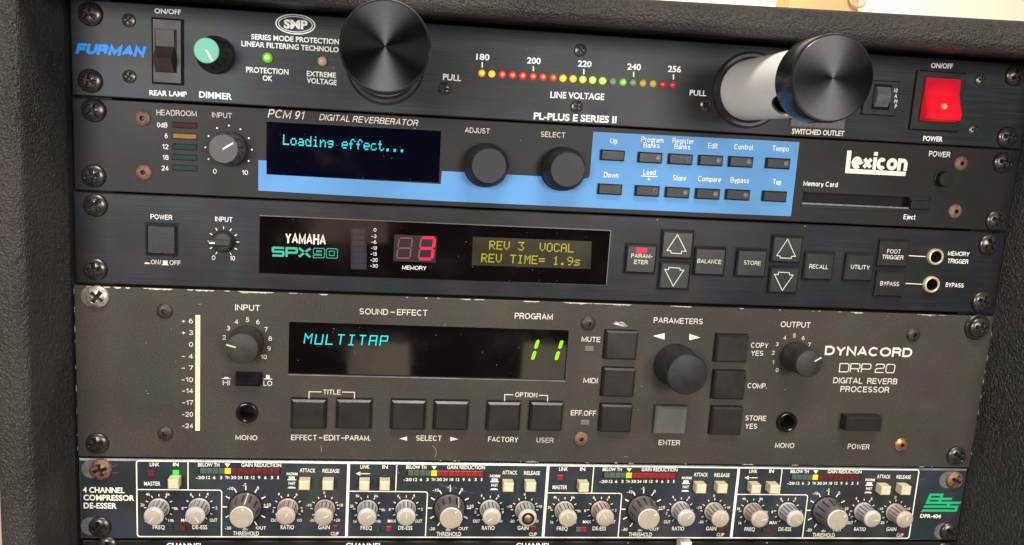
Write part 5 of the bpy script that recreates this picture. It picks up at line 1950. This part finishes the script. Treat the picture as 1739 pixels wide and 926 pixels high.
    for x0, x1 in ((976, 1074), (1188, 1286)):
        Ee.button(*Z8(x0, 340), *Z8(x1, 425), 5.5, .55, 'cream_button', frame=.45)
    # knobs
    spec = [(Z7(245, 583), 0), (Z7(608, 580), 1), (Z7(1022, 575), 2), (Z7(1402, 582), 3), (Z8(1177, 590), 4)]
    for (kx, ky), kk in spec:
        an = ang_tab[ci][kk]
        u, v = Ee.uv(kx, ky)
        if kk == 2:
            vv, ff = lathe(u, v, [(8.7, .04), (8.7, .12)], 56)
            link('recess_ring', vv, ff, 'hole_black', Ee.root)
            fl = (12, .4, 1.3, 9)
            vv, ff = lathe(u, v, big_prof, 144, flute=fl)
            k = link('threshold_knob', vv, ff, 'mauve_knob', Ee.root, origin=(u, 0, v), smooth=40)
            k.data.materials.append(MATS['flute_dark'])
            for g_ in groove_faces(big_prof, 144, fl):
                k.data.polygons[g_].material_index = 1
            vv, ff = lathe(u, v, [(5.8, 10.9), (5.8, 11.5), (5.45, 11.8)], 56, cap=False)
            link('cap_rim', vv, ff, 'pale_rim', k, smooth=40)
            vv, ff = lathe(u, v, [(5.5, 11.3), (5.4, 11.75), (4.8, 11.8)], 56)
            link('cap', vv, ff, 'pale_cap', k, smooth=40)
            side_line(Ee, k, u, v, an, [(8.1, .9), (7.75, 1.5), (7.05, 8.1), (6.45, 10.3)], .55, 'pale_rim')
            Ee.pointer(k, u, v, an, 3.4, 5.1, .55, 11.8, 'pale_rim')
            R0, R1, tk = 9.3, 11.6, .6
        else:
            vv, ff = lathe(u, v, [(5.9, .04), (5.9, .12)], 48)
            link('recess_ring', vv, ff, 'hole_black', Ee.root)
            fl = (14, .3, 1.1, 8.4)
            vv, ff = lathe(u, v, small_prof, 168, flute=fl)
            k = link('control_knob', vv, ff, ['pale_knob', 'pale_knob_pink', 'pale_knob_green', 'pale_knob_grey'][(ci * 7 + kk * 5 + ci * kk * 3) % 4 if ci else (1 if kk > 2 else 3)], Ee.root, origin=(u, 0, v), smooth=40, label='knob with its cap missing' if (ci == 1 and kk == 4) else None)
            k.data.materials.append(MATS['flute_brown'])
            for g_ in groove_faces(small_prof, 168, fl):
                k.data.polygons[g_].material_index = 1
            if ci == 1 and kk == 4:
                vv, ff = lathe(u, v, [(3.4, 10.32), (3.2, 10.3), (2.9, 10.36)], 40)
                link('open_end', vv, ff, 'hole_black', k)
                vv, ff = lathe(u, v, [(2.2, 10.3), (2.1, 10.5), (1.6, 10.8), (.5, 10.9)], 32)
                link('shaft', vv, ff, 'brass_hex', k, smooth=50)
            else:
                vv, ff = lathe(u, v, [(3.25, 10.2), (3.2, 10.6), (2.85, 10.75)], 40)
                link('cap', vv, ff, 'pale_cap', k, smooth=40)
                Ee.pointer(k, u, v, an, 0.2, 3.1, .38, 10.72, 'pale_rim')
            side_line(Ee, k, u, v, an, [(5.2, .9), (5.1, 1.3), (4.88, 8.2), (5.0, 8.6)], .45, 'pale_rim')
            R0, R1, tk = 6.25, 7.5, .4
        Ee.begin('dial_scale')
        Ee.ticks(u, v, [t_ for t_ in range(-150, 151, 30)], R0, R1, tk, WI)
        for s, zf, x, y in DIALS[kk]:
            Ee.label_at(s, *Ee.uv(*zf(x, y)), 1.5 if kk != 2 else (1.7 if s != 'dBu' else 1.2), WI, bold=.005)
        Ee.end()
    sm = .005
    Ee.text('MAX', *Z7(437, 711), *Z7(517, 711), 5.2, WI, bold=sm)
    Ee.text('OUT', *Z7(694, 711), *Z7(762, 711), 5.2, WI, bold=sm)
    Ee.text('FREQ', *Z7(180, 779), *Z7(288, 780), 6.6, WI, bold=.010)
    Ee.text('DE-ESS', *Z7(536, 779), *Z7(669, 780), 6.6, WI, bold=.010)
    u, v, wd, ht = Ee.rect(*Z7(364, 742), *Z7(480, 794))
    vv, ff = box(u - wd / 2, u + wd / 2, .1, -.1, v - ht / 2, v + ht / 2)
    dl = link('threshold_light', vv, ff, 'hole_black', Ee.root)
    for o_, mm_ in ((-.22, 'seg_green' if ci == 2 else 'bar_green_dark'), (.23, 'seg_red' if ci in (1, 2) else 'seg_red_dark')):
        vv, ff = frustum(u + wd * o_, v, wd * .44, ht - .3, 0, -.5, .15)
        link('lens', vv, ff, mm_, dl)
    Ee.text('THRESHOLD', *Z7(898, 837), *Z7(1130, 839), 6.8, WI, bold=.010)
    Ee.text('OUT', *Z7(1244, 711), *Z7(1310, 711), 5.2, WI, bold=sm)
    Ee.text('OO', *Z7(1478, 709), *Z7(1522, 709), 4.2, WI, bold=sm)
    Ee.text('RATIO', *Z7(1328, 780), *Z7(1448, 781), 6.6, WI, bold=.010)
    Ee.text('GAIN', *Z8(1108, 780), *Z8(1211, 781), 6.6, WI, bold=.010)
    u, v, wd, ht = Ee.rect(*Z8(1227, 745), *Z8(1281, 793))
    vv, ff = frustum(u, v, wd, ht, .1, -.5, .2)
    link('clip_light', vv, ff, 'seg_red_dark', Ee.root)
    Ee.text('CLIP', *Z8(1218, 836), *Z8(1289, 837), 5.6, WI, bold=T4)
Ee.shift = 0.0
rnd = random.Random(4)
for i in range(16):
    x_ = rnd.uniform(740, 800)
    y_ = 823 + (x_ - 740) * .2 + rnd.uniform(-2.2, 2.6)
    ln = rnd.uniform(3, 10)
    Ee.line([(x_, y_), (x_ + ln * .5, y_ + rnd.uniform(.2, 1)), (x_ + ln, y_ + ln * .22)], rnd.uniform(.08, .2), 'scuff_grey', name='scratch', lift=.04 + i * .002)
for q in (((186, 794), (192, 792), (199, 789)), ((187, 803.5), (202, 803)), ((1562, 815.5), (1570, 813))):
    Ee.line(list(q), .13, 'scuff_grey', name='scratch', lift=.04)
# maker's emblem: slanted bars
R3 = lambda x, y: (1555 + x / 16.83, 830 + y / 16.83)
Ee.begin('logo')
for n_, q in enumerate((((400, 138), (800, 142), (770, 208), (372, 205)), ((345, 255), (1045, 260), (1018, 325), (318, 320)), ((308, 365), (1305, 372), (1265, 438), (275, 434)),
          ((400, 138), (480, 139), (352, 434), (275, 434)), ((722, 142), (800, 142), (690, 436), (612, 436)),
          ((248, 476), (1228, 484), (1200, 546), (215, 542)), ((200, 590), (1190, 596), (1158, 658), (145, 656)), ((1150, 484), (1228, 484), (1160, 658), (1082, 658)), ((905, 432), (985, 432), (950, 482), (870, 482)))):
    Ee.poly([R3(*p) for p in q], 'green_ink', lift=.12 + n_ * .003)
Ee.end()
Ee.text('DPR-404', 1562.2, 879.2, 1597, 880.2, 6.2, WI, bold=.02)

# ================================================================== unit cut by the lower edge of the picture
G = Unit('mixer_unit', 'dark rack unit along the bottom edge of the photo, only its top strip in view', 'rack unit',
         (0.4, -267.5), (482.4, -267.7), (482.4, -311.6), (0.4, -311.6))
G.make_panel('black_satin_paint', ch=0.5)
G.rack_screw(181, 930, r=5.2)
G.rack_screw(1606, 938, r=5.2)
for x0, x1 in ((283, 345), (587, 649), (876, 935)):
    G.text('CHANNEL', x0, 931.5, x1, 932, 9.5, 'white_ink', bold=.02)
b = G.button(1156, 922.5, 1175, 942, 6.0, .8, 'pale_rim', name='push_button')

# ================================================================== room behind the case
v, f = box(-1500, 2600, 900, 910, -1400, 1500)
o = link('wall', v, f, 'wall_paint', None)
o['kind'] = 'structure'
v, f = box(-1500, 2600, -1200, 900, -1410, -1400)
o = link('floor', v, f, 'wall_paint', None)
o['kind'] = 'structure'


def at(px, py, y):
    return ray(px, py, y)


a0, b0 = at(1333, 40, 860), at(1462, -60, 860)
v, f = frustum((a0[0] + b0[0]) / 2, (a0[1] + b0[1]) / 2, abs(b0[0] - a0[0]), abs(b0[1] - a0[1]), 899, 850, 3)
o = link('wooden_board', v, f, 'tan_wood', None)
o['label'] = 'tan wooden board on the bright wall above the case'
o['category'] = 'board'
pts3 = []
for px, py in ((1448, -30), (1440, 0), (1450, 11), (1464, 13), (1471, 4), (1473, -30)):
    X, Zz = at(px, py, 840)
    pts3.append((X, 840, Zz))
cu = bpy.data.curves.new('cable', 'CURVE')
cu.dimensions = '3D'
cu.bevel_depth = 2.2 * S
cu.resolution_u = 8
spn = cu.splines.new('NURBS')
spn.points.add(len(pts3) - 1)
for p_, q_ in zip(spn.points, pts3):
    p_.co = (q_[0] * S, q_[1] * S, q_[2] * S, 1)
spn.use_endpoint_u = True
cu.materials.append(MATS['cable_grey'])
tmp = bpy.data.objects.new('cable_curve', cu)
me = bpy.data.meshes.new_from_object(tmp)
bpy.data.objects.remove(tmp)
o = bpy.data.objects.new('cable', me)
COL.objects.link(o)
o['label'] = 'thin hanging cable loop in front of the tan board'
o['category'] = 'cable'

for o in bpy.data.objects:
    for kx in ('mm_origin', 'mm_uv'):
        if kx in o:
            del o[kx]
